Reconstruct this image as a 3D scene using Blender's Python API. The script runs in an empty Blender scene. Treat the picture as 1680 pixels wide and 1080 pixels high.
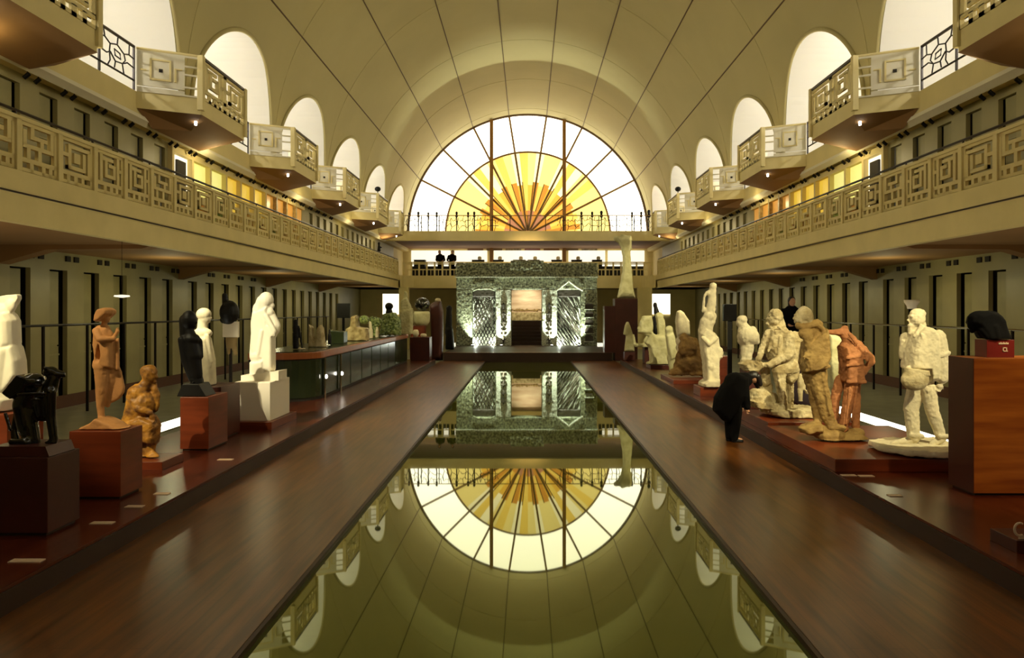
import bpy, math, random
from mathutils import Vector, Matrix
random.seed(7)
scene = bpy.context.scene
COL = scene.collection
PI = math.pi
H = 2.5; F = 1200.0; VX = 866.0; VY = 509.0     # camera height, focal length and axis in photo pixels

# ------------------------------------------------------------------ materials
def lin(c):
    r = []
    for v in c[:3]:
        v = v/255.0
        r.append(v/12.92 if v <= 0.04045 else ((v+0.055)/1.055)**2.4)
    return (r[0], r[1], r[2], 1.0)

def mat(name, rgb, rough=0.6, metal=0.0, var=0.0, scale=4.0, rgb2=None, bump=0.0, bscale=20.0, emit=None, es=0.0, spec=0.5, stretch=None, coat=0.0):
    m = bpy.data.materials.new(name); m.use_nodes = True
    nt = m.node_tree; N = nt.nodes; L = nt.links
    b = N['Principled BSDF']
    b.inputs['Base Color'].default_value = lin(rgb)
    b.inputs['Roughness'].default_value = rough
    b.inputs['Metallic'].default_value = metal
    b.inputs['Specular IOR Level'].default_value = spec
    if coat: b.inputs['Coat Weight'].default_value = coat; b.inputs['Coat Roughness'].default_value = 0.15
    tc = N.new('ShaderNodeTexCoord')
    vec = tc.outputs['Object']
    if stretch:
        mp = N.new('ShaderNodeMapping'); mp.inputs['Scale'].default_value = stretch
        L.new(vec, mp.inputs['Vector']); vec = mp.outputs['Vector']
    if rgb2 is not None or var > 0:
        n = N.new('ShaderNodeTexNoise'); n.inputs['Scale'].default_value = scale; n.inputs['Detail'].default_value = 6
        L.new(vec, n.inputs['Vector'])
        cr = N.new('ShaderNodeValToRGB')
        c1 = lin(rgb); c2 = lin(rgb2) if rgb2 is not None else tuple(x*(1-var) for x in c1[:3])+(1,)
        cr.color_ramp.elements[0].position = 0.36; cr.color_ramp.elements[1].position = 0.64
        cr.color_ramp.elements[0].color = c2; cr.color_ramp.elements[1].color = c1
        L.new(n.outputs['Fac'], cr.inputs['Fac']); L.new(cr.outputs['Color'], b.inputs['Base Color'])
    if bump > 0:
        n2 = N.new('ShaderNodeTexNoise'); n2.inputs['Scale'].default_value = bscale; n2.inputs['Detail'].default_value = 5
        L.new(vec, n2.inputs['Vector'])
        bp = N.new('ShaderNodeBump'); bp.inputs['Strength'].default_value = bump; bp.inputs['Distance'].default_value = 0.03
        L.new(n2.outputs['Fac'], bp.inputs['Height']); L.new(bp.outputs['Normal'], b.inputs['Normal'])
    if emit is not None:
        b.inputs['Emission Color'].default_value = lin(emit); b.inputs['Emission Strength'].default_value = es
    return m

M = {}
M['vault'] = mat('vault_plaster', (188,176,124), 0.85, var=0.06, scale=0.5)
M['cream'] = mat('cream_plaster', (222,204,140), 0.7, var=0.08, scale=1.5)
M['pale'] = mat('pale_trim', (222,214,184), 0.6)
M['niche'] = mat('niche_plaster', (236,234,228), 0.9)
M['tilewall'] = mat('stall_wall', (158,148,98), 0.45, var=0.12, scale=1.2)
M['stalldoor'] = mat('stall_door', (150,142,92), 0.5, var=0.15, scale=2.0)
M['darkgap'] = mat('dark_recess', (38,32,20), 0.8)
M['soffit'] = mat('soffit', (150,112,66), 0.8, var=0.1, scale=0.8)  # the brown of the warm lamplight is put into this colour
M['baseboard'] = mat('baseboard', (88,52,30), 0.5)
M['floor'] = mat('floor_tile', (160,162,138), 0.3, var=0.25, scale=2.2)
M['iron'] = mat('iron', (34,26,20), 0.4, metal=0.6)
M['handrail'] = mat('handrail', (46,32,24), 0.35)
M['black'] = mat('black_glaze', (9,9,9), 0.12, spec=0.6, coat=0.6)
M['blackmat'] = mat('black_bronze', (12,11,10), 0.5, spec=0.3)
M['plaster'] = mat('plaster', (226,214,176), 0.8, var=0.18, scale=6, bump=0.25, bscale=18)
M['plasterold'] = mat('plaster_old', (206,192,150), 0.85, rgb2=(158,140,96), scale=5, bump=0.6, bscale=16)
M['white'] = mat('white_stone', (240,232,206), 0.6, var=0.06, scale=5, bump=0.1)
M['whiteblock'] = mat('white_block', (232,222,198), 0.6)
M['terracotta'] = mat('terracotta', (214,156,92), 0.7, var=0.2, scale=5, bump=0.2)
M['ochre'] = mat('ochre_patina', (184,128,40), 0.55, rgb2=(96,58,18), scale=7, bump=0.4, bscale=14)
M['olive'] = mat('olive_clay', (172,142,82), 0.8, rgb2=(128,100,50), scale=4, bump=0.4)
M['redclay'] = mat('red_clay', (188,126,78), 0.8, rgb2=(150,96,56), scale=4, bump=0.4)
M['greenplaster'] = mat('green_plaster', (208,204,158), 0.8, rgb2=(182,176,126), scale=3, bump=0.3)
M['rock'] = mat('brown_rock', (140,108,56), 0.9, rgb2=(88,62,26), scale=3, bump=0.8, bscale=8)
M['pedestal'] = mat('red_wood_pedestal', (124,54,24), 0.35, rgb2=(102,42,16), scale=2.0, stretch=(0.6,0.6,5))
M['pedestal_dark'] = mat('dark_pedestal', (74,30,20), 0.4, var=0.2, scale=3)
M['pedestal_gold'] = mat('honey_wood_pedestal', (176,100,34), 0.32, rgb2=(136,66,20), scale=1.6, stretch=(0.5,0.5,5))
M['label'] = mat('label_card', (205,180,150), 0.6)
M['portal'] = mat('celadon_stoneware', (150,156,120), 0.5, rgb2=(52,54,36), scale=9, bump=1.0, bscale=16)
M['portal2'] = mat('pale_uplit_stoneware', (224,230,206), 0.45, rgb2=(120,126,98), scale=14, bump=0.9, bscale=22)  # pale trim; on pillars and screen backs the uplight is lightened into the colour
M['mesh'] = mat('dark_lattice', (52,46,34), 0.5)
M['greenpanel'] = mat('green_panel', (48,58,34), 0.2, var=0.25, scale=2)
M['rim'] = mat('counter_rim', (160,88,36), 0.35, var=0.2, scale=3)
M['chrome'] = mat('chrome', (210,210,200), 0.12, metal=1.0)
M['leaf'] = mat('green_glaze', (150,166,96), 0.3, rgb2=(60,80,36), scale=14, bump=0.5)
M['beige'] = mat('beige_ceramic', (200,182,128), 0.4, rgb2=(140,120,70), scale=6, bump=0.3)
M['skin'] = mat('skin', (188,140,108), 0.55)
M['cloth_black'] = mat('black_cloth', (7,6,6), 0.9, spec=0.15)
M['hair'] = mat('dark_hair', (22,14,10), 0.45)
M['hood'] = mat('window_frame', (138,106,52), 0.5)
M['gold'] = mat('gold_post', (150,106,40), 0.5)
M['screen'] = mat('black_screen', (8,8,8), 0.25)
M['khaki'] = mat('khaki', (140,118,72), 0.7)

def emis(name, rgb, s, rough=0.3):
    return mat(name, rgb, rough, emit=rgb, es=s)
M['g_white'] = emis('glass_white', (255,250,228), 3.2)
M['g_cream'] = emis('glass_cream', (255,244,190), 1.35)
M['g_lemon'] = emis('glass_lemon', (255,232,140), 1.12)
M['g_yellow'] = emis('glass_yellow', (255,218,100), 1.02)
M['g_amber'] = emis('glass_amber', (250,196,72), 0.95)
M['g_orange'] = emis('glass_orange', (228,158,60), 0.85)
M['g_rose'] = emis('glass_rose', (210,146,104), 0.75)
M['glow'] = emis('glow_white', (255,246,214), 2.2)
M['strip'] = emis('light_strip', (255,250,225), 3.0)
M['lamp'] = emis('lamp_lens', (255,248,230), 14.0)
M['case_lime'] = emis('case_lime', (226,222,130), 0.75)
M['case_yellow'] = emis('case_yellow', (226,190,66), 0.65)
M['case_orange'] = emis('case_orange', (204,146,62), 0.5)
M['soft_glow'] = emis('soft_glow_white', (255,248,225), 1.0)
M['dark_backing'] = mat('dark_backing', (40,36,26), 0.5)

def wood(name, dark, light, rough, plank=0.14):
    m = bpy.data.materials.new(name); m.use_nodes = True
    nt = m.node_tree; N = nt.nodes; L = nt.links; b = N['Principled BSDF']
    tc = N.new('ShaderNodeTexCoord')
    mp = N.new('ShaderNodeMapping'); mp.inputs['Scale'].default_value = (7, 0.5, 1)
    L.new(tc.outputs['Object'], mp.inputs['Vector'])
    n = N.new('ShaderNodeTexNoise'); n.inputs['Scale'].default_value = 1.6; n.inputs['Detail'].default_value = 7
    L.new(mp.outputs['Vector'], n.inputs['Vector'])
    br = N.new('ShaderNodeTexBrick'); br.inputs['Scale'].default_value = 1.0
    br.inputs['Brick Width'].default_value = 1.8; br.inputs['Row Height'].default_value = plank
    br.inputs['Mortar Size'].default_value = 0.004
    br.inputs['Color1'].default_value = (1,1,1,1); br.inputs['Color2'].default_value = (0.62,0.6,0.58,1); br.inputs['Mortar'].default_value = (0.25,0.22,0.2,1)
    rot = N.new('ShaderNodeMapping'); rot.inputs['Rotation'].default_value = (0,0,PI/2)
    L.new(tc.outputs['Object'], rot.inputs['Vector']); L.new(rot.outputs['Vector'], br.inputs['Vector'])
    cr = N.new('ShaderNodeValToRGB'); cr.color_ramp.elements[0].position = 0.3; cr.color_ramp.elements[1].position = 0.7
    cr.color_ramp.elements[0].color = lin(dark); cr.color_ramp.elements[1].color = lin(light)
    L.new(n.outputs['Fac'], cr.inputs['Fac'])
    mx = N.new('ShaderNodeMixRGB'); mx.blend_type = 'MULTIPLY'; mx.inputs['Fac'].default_value = 0.45
    L.new(cr.outputs['Color'], mx.inputs['Color1']); L.new(br.outputs['Color'], mx.inputs['Color2'])
    L.new(mx.outputs['Color'], b.inputs['Base Color'])
    b.inputs['Roughness'].default_value = rough
    return m
M['deck'] = wood('deck_wood', (74,40,10), (124,74,24), 0.29)
M['stage'] = wood('stage_wood', (70,24,10), (104,44,18), 0.27, 0.3)
M['water'] = mat('pool_water', (112,120,48), 0.02, metal=0.6, spec=0.8)
M['riser'] = mat('riser_wood', (52,30,16), 0.5)
M['ribmat'] = mat('joint', (96,74,40), 0.7)

# ------------------------------------------------------------------ mesh builder
def wloc(o):
    v = Vector((0,0,0))
    while o is not None:
        v += o.location; o = o.parent
    return v

class MB:
    def __init__(s): s.v = []; s.f = []
    def add(s, vs, fs):
        k = len(s.v); s.v += [tuple(v) for v in vs]; s.f += [tuple(i+k for i in f) for f in fs]; return s
    def box(s, x0,x1,y0,y1,z0,z1):
        return s.add([(x0,y0,z0),(x1,y0,z0),(x1,y1,z0),(x0,y1,z0),(x0,y0,z1),(x1,y0,z1),(x1,y1,z1),(x0,y1,z1)],
                     [(0,3,2,1),(4,5,6,7),(0,1,5,4),(1,2,6,5),(2,3,7,6),(3,0,4,7)])
    def obox(s, O, U, V, W):
        O,U,V,W = map(Vector,(O,U,V,W))
        vs = [O,O+U,O+U+V,O+V,O+W,O+U+W,O+U+V+W,O+V+W]
        fs = [(0,3,2,1),(4,5,6,7),(0,1,5,4),(1,2,6,5),(2,3,7,6),(3,0,4,7)]
        if U.cross(V).dot(W) < 0: fs = [f[::-1] for f in fs]
        return s.add(vs, fs)
    def prism(s, pts, vec):
        pts = [Vector(p) for p in pts]; vec = Vector(vec); n = len(pts)
        nr = Vector((0,0,0))
        for i in range(n): nr += pts[i].cross(pts[(i+1)%n])
        if nr.dot(vec) < 0: pts = pts[::-1]
        return s.add(pts+[p+vec for p in pts], [tuple(range(n))[::-1], tuple(range(n,2*n))]+[(i,(i+1)%n,(i+1)%n+n,i+n) for i in range(n)])
    def tube(s, path, r, n=8, closed=False, radii=None):
        P = [Vector(p) for p in path]; m = len(P); rings = []
        up = None
        for i,p in enumerate(P):
            if closed: t = P[(i+1)%m]-P[i-1]
            else: t = P[min(i+1,m-1)]-P[max(i-1,0)]
            if t.length < 1e-9: t = Vector((0,0,1))
            t.normalize()
            if up is None: up = Vector((0,0,1)) if abs(t.z) < 0.9 else Vector((1,0,0))
            a = t.cross(up)
            if a.length < 1e-4: a = t.cross(Vector((0,1,0)))
            a.normalize(); b = a.cross(t).normalized(); up = b
            rr = radii[i] if radii else r
            rings.append([p + a*math.cos(2*PI*k/n)*rr + b*math.sin(2*PI*k/n)*rr for k in range(n)])
        vs = [v for R in rings for v in R]; fs = []
        for i in range(m if closed else m-1):
            j = (i+1)%m
            for k in range(n):
                fs.append((i*n+k, i*n+(k+1)%n, j*n+(k+1)%n, j*n+k))
        if not closed:
            fs.append(tuple(range(n))[::-1]); fs.append(tuple((m-1)*n+k for k in range(n)))
        return s.add(vs, fs)
    def lathe(s, cx, cy, prof, n=20):
        vs = []; fs = []; m = len(prof)
        for r,z in prof:
            for k in range(n):
                a = 2*PI*k/n; vs.append((cx+r*math.cos(a), cy+r*math.sin(a), z))
        for i in range(m-1):
            for k in range(n): fs.append((i*n+k, i*n+(k+1)%n, (i+1)*n+(k+1)%n, (i+1)*n+k))
        fs.append(tuple(range(n))[::-1]); fs.append(tuple((m-1)*n+k for k in range(n)))
        return s.add(vs, fs)
    def ell(s, c, r, rot=None, nu=14, nv=9):
        c = Vector(c); vs = [Vector((0,0,-1))]; fs = []
        for j in range(1,nv):
            ph = -PI/2+PI*j/nv
            for i in range(nu):
                a = 2*PI*i/nu; vs.append(Vector((math.cos(ph)*math.cos(a), math.cos(ph)*math.sin(a), math.sin(ph))))
        vs.append(Vector((0,0,1))); T = len(vs)-1
        for i in range(nu): fs.append((0, 1+(i+1)%nu, 1+i))
        for j in range(nv-2):
            for i in range(nu):
                a = 1+j*nu; b = a+nu; fs.append((a+i, a+(i+1)%nu, b+(i+1)%nu, b+i))
        b = 1+(nv-2)*nu
        for i in range(nu): fs.append((b+i, b+(i+1)%nu, T))
        out = []
        for v in vs:
            w = Vector((v.x*r[0], v.y*r[1], v.z*r[2]))
            if rot is not None: w = rot @ w
            out.append(c+w)
        return s.add(out, fs)
    def cap(s, a, b, ra, rb, flat=1.0):
        a = Vector(a); b = Vector(b); d = b-a
        if d.length < 1e-6: return s.ell(a,(ra,ra*flat,ra))
        t = d.normalized(); u = t.cross(Vector((0,1,0)))
        if u.length < 1e-3: u = t.cross(Vector((1,0,0)))
        u.normalize(); w = t.cross(u).normalized(); n = 12; rings = []
        seq = [(a, ra, -PI/2*k/4) for k in (4,3,2,1)] + [(a,ra,0),(b,rb,0)] + [(b, rb, PI/2*k/4) for k in (1,2,3,4)]
        vs = []; fs = []
        for c,r,ph in seq:
            rr = max(r*math.cos(ph), r*0.02); cc = c + t*(r*math.sin(ph))
            for k in range(n):
                an = 2*PI*k/n; q = u*math.cos(an)*rr + w*math.sin(an)*rr
                q.y *= flat; vs.append(cc+q)
        m = len(seq)
        for i in range(m-1):
            for k in range(n): fs.append((i*n+k, i*n+(k+1)%n, (i+1)*n+(k+1)%n, (i+1)*n+k))
        fs.append(tuple(range(n))[::-1]); fs.append(tuple((m-1)*n+k for k in range(n)))
        return s.add(vs, fs)
    def build(s, name, material, parent=None, smooth=False, remesh=0, sm=3, disp=0.0, dscale=0.15, bevel=0.0):
        me = bpy.data.meshes.new(name)
        off = wloc(parent)
        me.from_pydata([(v[0]-off.x, v[1]-off.y, v[2]-off.z) for v in s.v], [], s.f)
        me.materials.append(material if not isinstance(material, str) else M[material])
        me.validate(); me.update()
        if smooth or remesh:
            me.polygons.foreach_set('use_smooth', [True]*len(me.polygons))
        o = bpy.data.objects.new(name, me); COL.objects.link(o)
        if parent is not None: o.parent = parent
        if bevel:
            b = o.modifiers.new('bevel','BEVEL'); b.width = bevel; b.segments = 2; b.limit_method = 'ANGLE'
        if remesh:
            r = o.modifiers.new('remesh','REMESH'); r.mode = 'VOXEL'; r.voxel_size = remesh; r.use_smooth_shade = True
            if sm:
                q = o.modifiers.new('smooth','SMOOTH'); q.iterations = sm; q.factor = 0.5
            if disp:
                tx = bpy.data.textures.get('lumps%.2f' % dscale)
                if tx is None:
                    tx = bpy.data.textures.new('lumps%.2f' % dscale, 'CLOUDS'); tx.noise_scale = dscale; tx.noise_depth = 3
                dm = o.modifiers.new('lumps','DISPLACE'); dm.texture = tx; dm.strength = disp; dm.mid_level = 0.5
        return o

def S(o):
    o['kind'] = 'structure'; return o
def tag(o, label, cat, group=None):
    o['label'] = label; o['category'] = cat
    if group: o['group'] = group
    return o
def root(name, loc, label, cat, group=None):
    o = bpy.data.objects.new(name, None); COL.objects.link(o); o.location = loc; o.empty_display_size = 0.2
    return tag(o, label, cat, group)
def sroot(name, loc):
    o = bpy.data.objects.new(name, None); COL.objects.link(o); o.location = loc; return S(o)
def copy_tree(o, loc=None, parent=None, label=None, group=None):
    c = o.copy(); COL.objects.link(c)
    c.parent = parent
    if loc is not None: c.location = loc
    if label: c['label'] = label
    if group: c['group'] = group
    for ch in list(o.children):
        copy_tree(ch, None, c)
    return c

# ------------------------------------------------------------------ SETTING: floors, pool
Y0, YE = -8.0, 56.0
PD = 35.9            # far end of the pool
XD = 4.3; XS = 6.6   # deck edge, stage edge
for sd, nm in ((-1,'left'),(1,'right')):
    a,b = sorted((sd*2.13, sd*XD)); S(MB().box(a,b,Y0,PD,-0.3,0.0).build('floor_deck_'+nm, 'deck'))
    a,b = sorted((sd*2.09, sd*2.13)); S(MB().box(a,b,Y0,PD,-0.3,-0.004).build('trim_pool_edge_'+nm, 'riser'))
    a,b = sorted((sd*XD, sd*XS)); S(MB().box(a,b,Y0,33.9,-0.1,0.22).build('floor_stage_'+nm, 'stage'))
    a,b = sorted((sd*(XD-0.02), sd*(XD))); S(MB().box(a,b,Y0,33.9,0.0,0.19).build('trim_stage_riser_'+nm, 'riser'))
    a,b = sorted((sd*XS, sd*11.9)); S(MB().box(a,b,Y0,33.9,-0.1,0.0).build('floor_side_'+nm, 'floor'))
    a,b = sorted((sd*4.15, sd*11.9)); S(MB().box(a,b,33.9 if sd else 0,52,-0.11,-0.003).build('floor_end_'+nm, 'floor'))
S(MB().box(-2.09,2.09,Y0,PD,-0.3,-0.05).build('water', 'water'))
S(MB().box(-4.15,4.15,PD,52,-0.1,0.40).build('floor_portal_podium', 'riser'))
S(MB().box(-4.15,4.15,PD-0.012,PD+0.3,0.40,0.415).build('trim_podium_edge', 'deck'))

# glowing strips in the side floor
for sd in (-1,1):
    for k,(ya,yb) in enumerate(((8.0,12.8),(13.4,18.8))):
        r = root('floor_light', (sd*7.72, (ya+yb)/2, 0.0), '%s glowing glass strip set in the grey floor behind the %s statues' % (('nearer','farther')[k], ('left','right')[sd>0]), 'floor light', 'glowing strips in the floor')
        MB().box(sd*7.72-0.3, sd*7.72+0.3, ya, yb, 0.0, 0.03).build('frame','chrome',r)
        MB().box(sd*7.72-0.27, sd*7.72+0.27, ya+0.03, yb-0.03, 0.03, 0.036).build('diffuser','strip',r)

# ------------------------------------------------------------------ vault with arched niches
R = 9.2; CZ = 8.24; ZF = 7.59      # vault radius, centre height, third level floor
BAY = 6.9; C0 = 16.2; HW = 3.05; APZ = H+8.6
SPZ = APZ-HW
centres = [C0+BAY*k for k in range(-3,6)]
def wallx(z):
    return R if z <= CZ else math.sqrt(max(R*R-(z-CZ)**2, 0.0))
ZT = CZ+R*math.sin(math.radians(24))   # top of the niche band
def arch_pts(c, n=28):
    pts = [(c-HW, ZF)]
    for i in range(5): pts.append((c-HW, ZF+(SPZ-ZF)*(i+1)/5.0))
    for i in range(1,n): 
        a = PI-PI*i/n; pts.append((c+HW*math.cos(a), SPZ+HW*math.sin(a)))
    for i in range(5): pts.append((c+HW, SPZ-(SPZ-ZF)*i/5.0))
    pts.append((c+HW, ZF))
    return pts
def rect_pt(c, y, z):
    # project outward from the arch on to the bay rectangle
    ya, yb = c-BAY/2, c+BAY/2
    if z <= SPZ: return (ya if y < c else yb, z)
    dx, dz = y-c, z-SPZ
    t = 1e9
    if abs(dx) > 1e-6: t = min(t, (BAY/2)/abs(dx))
    if dz > 1e-6: t = min(t, (ZT-SPZ)/dz)
    return (c+dx*t, SPZ+dz*t)
for sd, nm in ((-1,'left'),(1,'right')):
    mb = MB(); nb = MB()
    for c in centres:
        A = arch_pts(c); 
        # insert corner samples
        B = [rect_pt(c,y,z) for y,z in A]
        K = 7
        vs = []; fs = []
        for (ay,az),(by,bz) in zip(A,B):
            for k in range(K+1):
                t = k/K; y = ay+(by-ay)*t; z = az+(bz-az)*t
                vs.append((sd*wallx(z), y, z))
        for i in range(len(A)-1):
            for k in range(K):
                q = (i*(K+1)+k, i*(K+1)+k+1, (i+1)*(K+1)+k+1, (i+1)*(K+1)+k)
                fs.append(q if sd < 0 else q[::-1])
        mb.add(vs, fs)
        # corner fill triangles
        for sg in (-1,1):
            cy = c+sg*BAY/2
            cand = [b for b in B if abs(b[0]-cy) < 1e-6 and b[1] > SPZ]; top = [b for b in B if abs(b[1]-ZT) < 1e-6]
            p = max(cand, key=lambda b:b[1]); q = (min if sg < 0 else max)(top, key=lambda b:b[0])
            mb.add([(sd*wallx(p[1]),p[0],p[1]), (sd*wallx(q[1]),q[0],q[1]), (sd*wallx(ZT),cy,ZT)], [(0,1,2)])
        # niche barrel and back
        vs = []; fs = []
        for y,z in A:
            x = wallx(z); vs += [(sd*x,y,z),(sd*12.4,y,z)]
        for i in range(len(A)-1): fs.append((2*i,2*i+1,2*i+3,2*i+2))
        nb.add(vs, fs)
        nb.add([(sd*12.4,y,z) for y,z in A], [tuple(range(len(A)))])
    S(mb.build('wall_upper_'+nm, 'vault', smooth=True))
    S(nb.build('wall_niche_'+nm, 'niche', smooth=False))
    # arch mouldings
    for i,c in enumerate(centres):
        A = arch_pts(c, 40)
        path = [(sd*(wallx(z)-0.02), c+(y-c)*1.03, z+(0.05 if z > SPZ else 0)) for y,z in A]
        S(MB().tube(path, 0.07, 8).build('trim_arch_'+nm+'_%d' % (i+1), 'vault', smooth=True))
# crown of the vault
mb = MB(); a0 = math.radians(24); NA = 64
ys = [centres[0]-BAY/2, 20, YE]
vs = []; fs = []
YV0 = centres[0]-BAY/2
for j,y in enumerate((YV0, 20.0, YE)):
    for i in range(NA+1):
        a = a0+(PI-2*a0)*i/NA
        vs.append((R*math.cos(a), y, CZ+R*math.sin(a)))
for j in range(2):
    for i in range(NA):
        fs.append((j*(NA+1)+i, j*(NA+1)+i+1, (j+1)*(NA+1)+i+1, (j+1)*(NA+1)+i))
mb.add(vs, fs); S(mb.build('ceiling', 'vault', smooth=True))
# side strips beyond the last niche
for sd, nm in ((-1,'left'),(1,'right')):
    yb = centres[-1]+BAY/2
    mb = MB(); vs = []; fs = []
    zs = [ZF, CZ]+[CZ+R*math.sin(a0*k/6) for k in range(1,7)]
    for z in zs: vs += [(sd*wallx(z), yb, z), (sd*wallx(z), YE, z)]
    for i in range(len(zs)-1): fs.append((2*i,2*i+1,2*i+3,2*i+2))
    mb.add(vs, fs); S(mb.build('wall_end_return_'+nm, 'vault', smooth=True))
# joints along the vault and ribs across it
for i,dg in enumerate((27,45,63,81,99,117,135,153)):
    a = math.radians(dg); x = (R-0.01)*math.cos(a); z = CZ+(R-0.01)*math.sin(a)
    S(MB().tube([(x,YV0,z),(x,YE-0.02,z)], 0.028, 6).build('trim_vault_joint_%d' % (i+1), 'ribmat'))
for i in range(len(centres)+1):
    y = centres[0]-BAY/2+BAY*i
    if y > YE-0.5: continue
    path = []
    for k in range(61):
        a = math.radians(-4)+ (PI+math.radians(8))*k/60
        path.append(((R-0.0)*math.cos(a), y, CZ+(R-0.0)*math.sin(a)))
    S(MB().tube(path, 0.014, 6).build('trim_vault_rib_%d' % (i+1), 'vault', smooth=True))

# ------------------------------------------------------------------ big sun windows (front one seen, rear one behind the viewer)
def sun_window(name, Y, back=False):
    M = REAR if back else globals()['M']
    r = sroot(name, (0, Y, ZF))
    sg = 1 if not back else -1
    def P(rad, dg, dy=0.0): 
        a = math.radians(dg); return (rad*math.cos(a), Y+dy*sg, CZ+0.04+rad*math.sin(a))
    RR = R-0.04; r1 = RR*0.685; r2 = RR*0.44; r3 = RR*0.2
    def wedge(nm, m, ra, rb, da, db):
        n = max(2, int(abs(db-da)/3))
        pts = [P(rb, da+(db-da)*k/n, 0.12) for k in range(n+1)] + ([P(ra, db-(db-da)*k/n, 0.12) for k in range(n+1)] if ra > 0.01 else [P(0,0,0.12)])
        MB().prism(pts, (0,0.03*sg,0)).build(nm, M[m], r)
    angs = [0,27,45,63,81,99,117,135,153,180]
    for i in range(9):
        wedge('pane', 'g_white', r1, RR, angs[i], angs[i+1])
    seq = ['g_lemon','g_cream','g_lemon','g_yellow','g_cream','g_lemon','g_yellow','g_lemon','g_cream','g_yellow','g_cream','g_lemon']
    for i in range(30):
        wedge('pane', seq[i%12] if 5 < i < 25 else 'g_lemon', r2*(1.0 if i%2 else 0.94), r1, i*6, i*6+6)
    seq2 = ['g_yellow','g_orange','g_amber','g_yellow','g_amber','g_orange']
    for i in range(30):
        wedge('pane', seq2[i%6], r3, r2*(1.0 if i%2 else 0.94), i*6, i*6+6)
    for i in range(12):
        wedge('pane', 'g_rose' if i%2 else 'g_orange', 0, r3, i*15, i*15+15)
    # glass below the springing
    MB().box(-RR, -r1, Y+0.12*sg-0.015, Y+0.12*sg+0.015, ZF, CZ+0.04).build('pane',M['g_white'],r)
    MB().box(r1, RR, Y+0.12*sg-0.015, Y+0.12*sg+0.015, ZF, CZ+0.04).build('pane',M['g_white'],r)
    MB().box(-r1, -r2, Y+0.12*sg-0.015, Y+0.12*sg+0.015, ZF, CZ+0.04).build('pane',M['g_lemon'],r)
    MB().box(r2, r1, Y+0.12*sg-0.015, Y+0.12*sg+0.015, ZF, CZ+0.04).build('pane',M['g_lemon'],r)
    MB().box(-r2, r2, Y+0.12*sg-0.015, Y+0.12*sg+0.015, ZF, CZ+0.04).build('pane',M['g_rose'],r)
    for dg in angs[1:-1]:
        MB().tube([P(0.3,dg), P(RR,dg)], 0.085, 6).build('mullion',M['hood'],r)
    for k in range(30):
        if k % 2 == 0 and 4 < k < 26: MB().tube([P(r3,k*6,0.05), P(r2,k*6,0.05)], 0.035, 5).build('leading',M['hood'],r)
    MB().tube([P(r1, 180*k/60.) for k in range(61)], 0.075, 6).build('ring',M['hood'],r)
    MB().tube([P(RR, 180*k/80.) for k in range(81)], 0.13, 8).build('window_frame',M['ribmat'],r)
    return r
REAR = dict(M)
for kk in list(M):
    if kk.startswith('g_'):
        REAR[kk] = M[kk].copy(); REAR[kk].name = 'rear_'+kk; REAR[kk].node_tree.nodes['Principled BSDF'].inputs['Emission Strength'].default_value *= 0.16
sun_window('window_1', YE-0.25)
sun_window('window_2', YV0+0.25, back=True)
# wall strip closing round the windows
for Y, nm in ((YE-0.2,'end'),(YV0+0.2,'rear')):
    mb = MB(); vs = []; fs = []
    for k in range(65):
        a = PI*k/64
        ri, ro = R-0.10, R+0.3
        vs += [(ri*math.cos(a), Y, CZ+0.1+ri*math.sin(a)), (ro*math.cos(a), Y, CZ+ro*math.sin(a))]
    for k in range(64): fs.append((2*k,2*k+1,2*k+3,2*k+2))
    mb.add(vs, fs); S(mb.build('wall_window_surround_'+nm, 'vault'))
S(MB().box(-12,12,YV0-0.3,YV0-0.05,-0.3,ZF).build('wall_rear','cream'))
S(MB().box(-12,12,YV0,Y0,-0.3,-0.05).build('floor_rear','floor'))
for i,x in enumerate((-2.76,2.76)):
    S(MB().box(x-0.13,x+0.13,YE-0.62,YE-0.4,4.65,CZ+8.7).build('column_window_%d' % (i+1), 'gold'))

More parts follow.
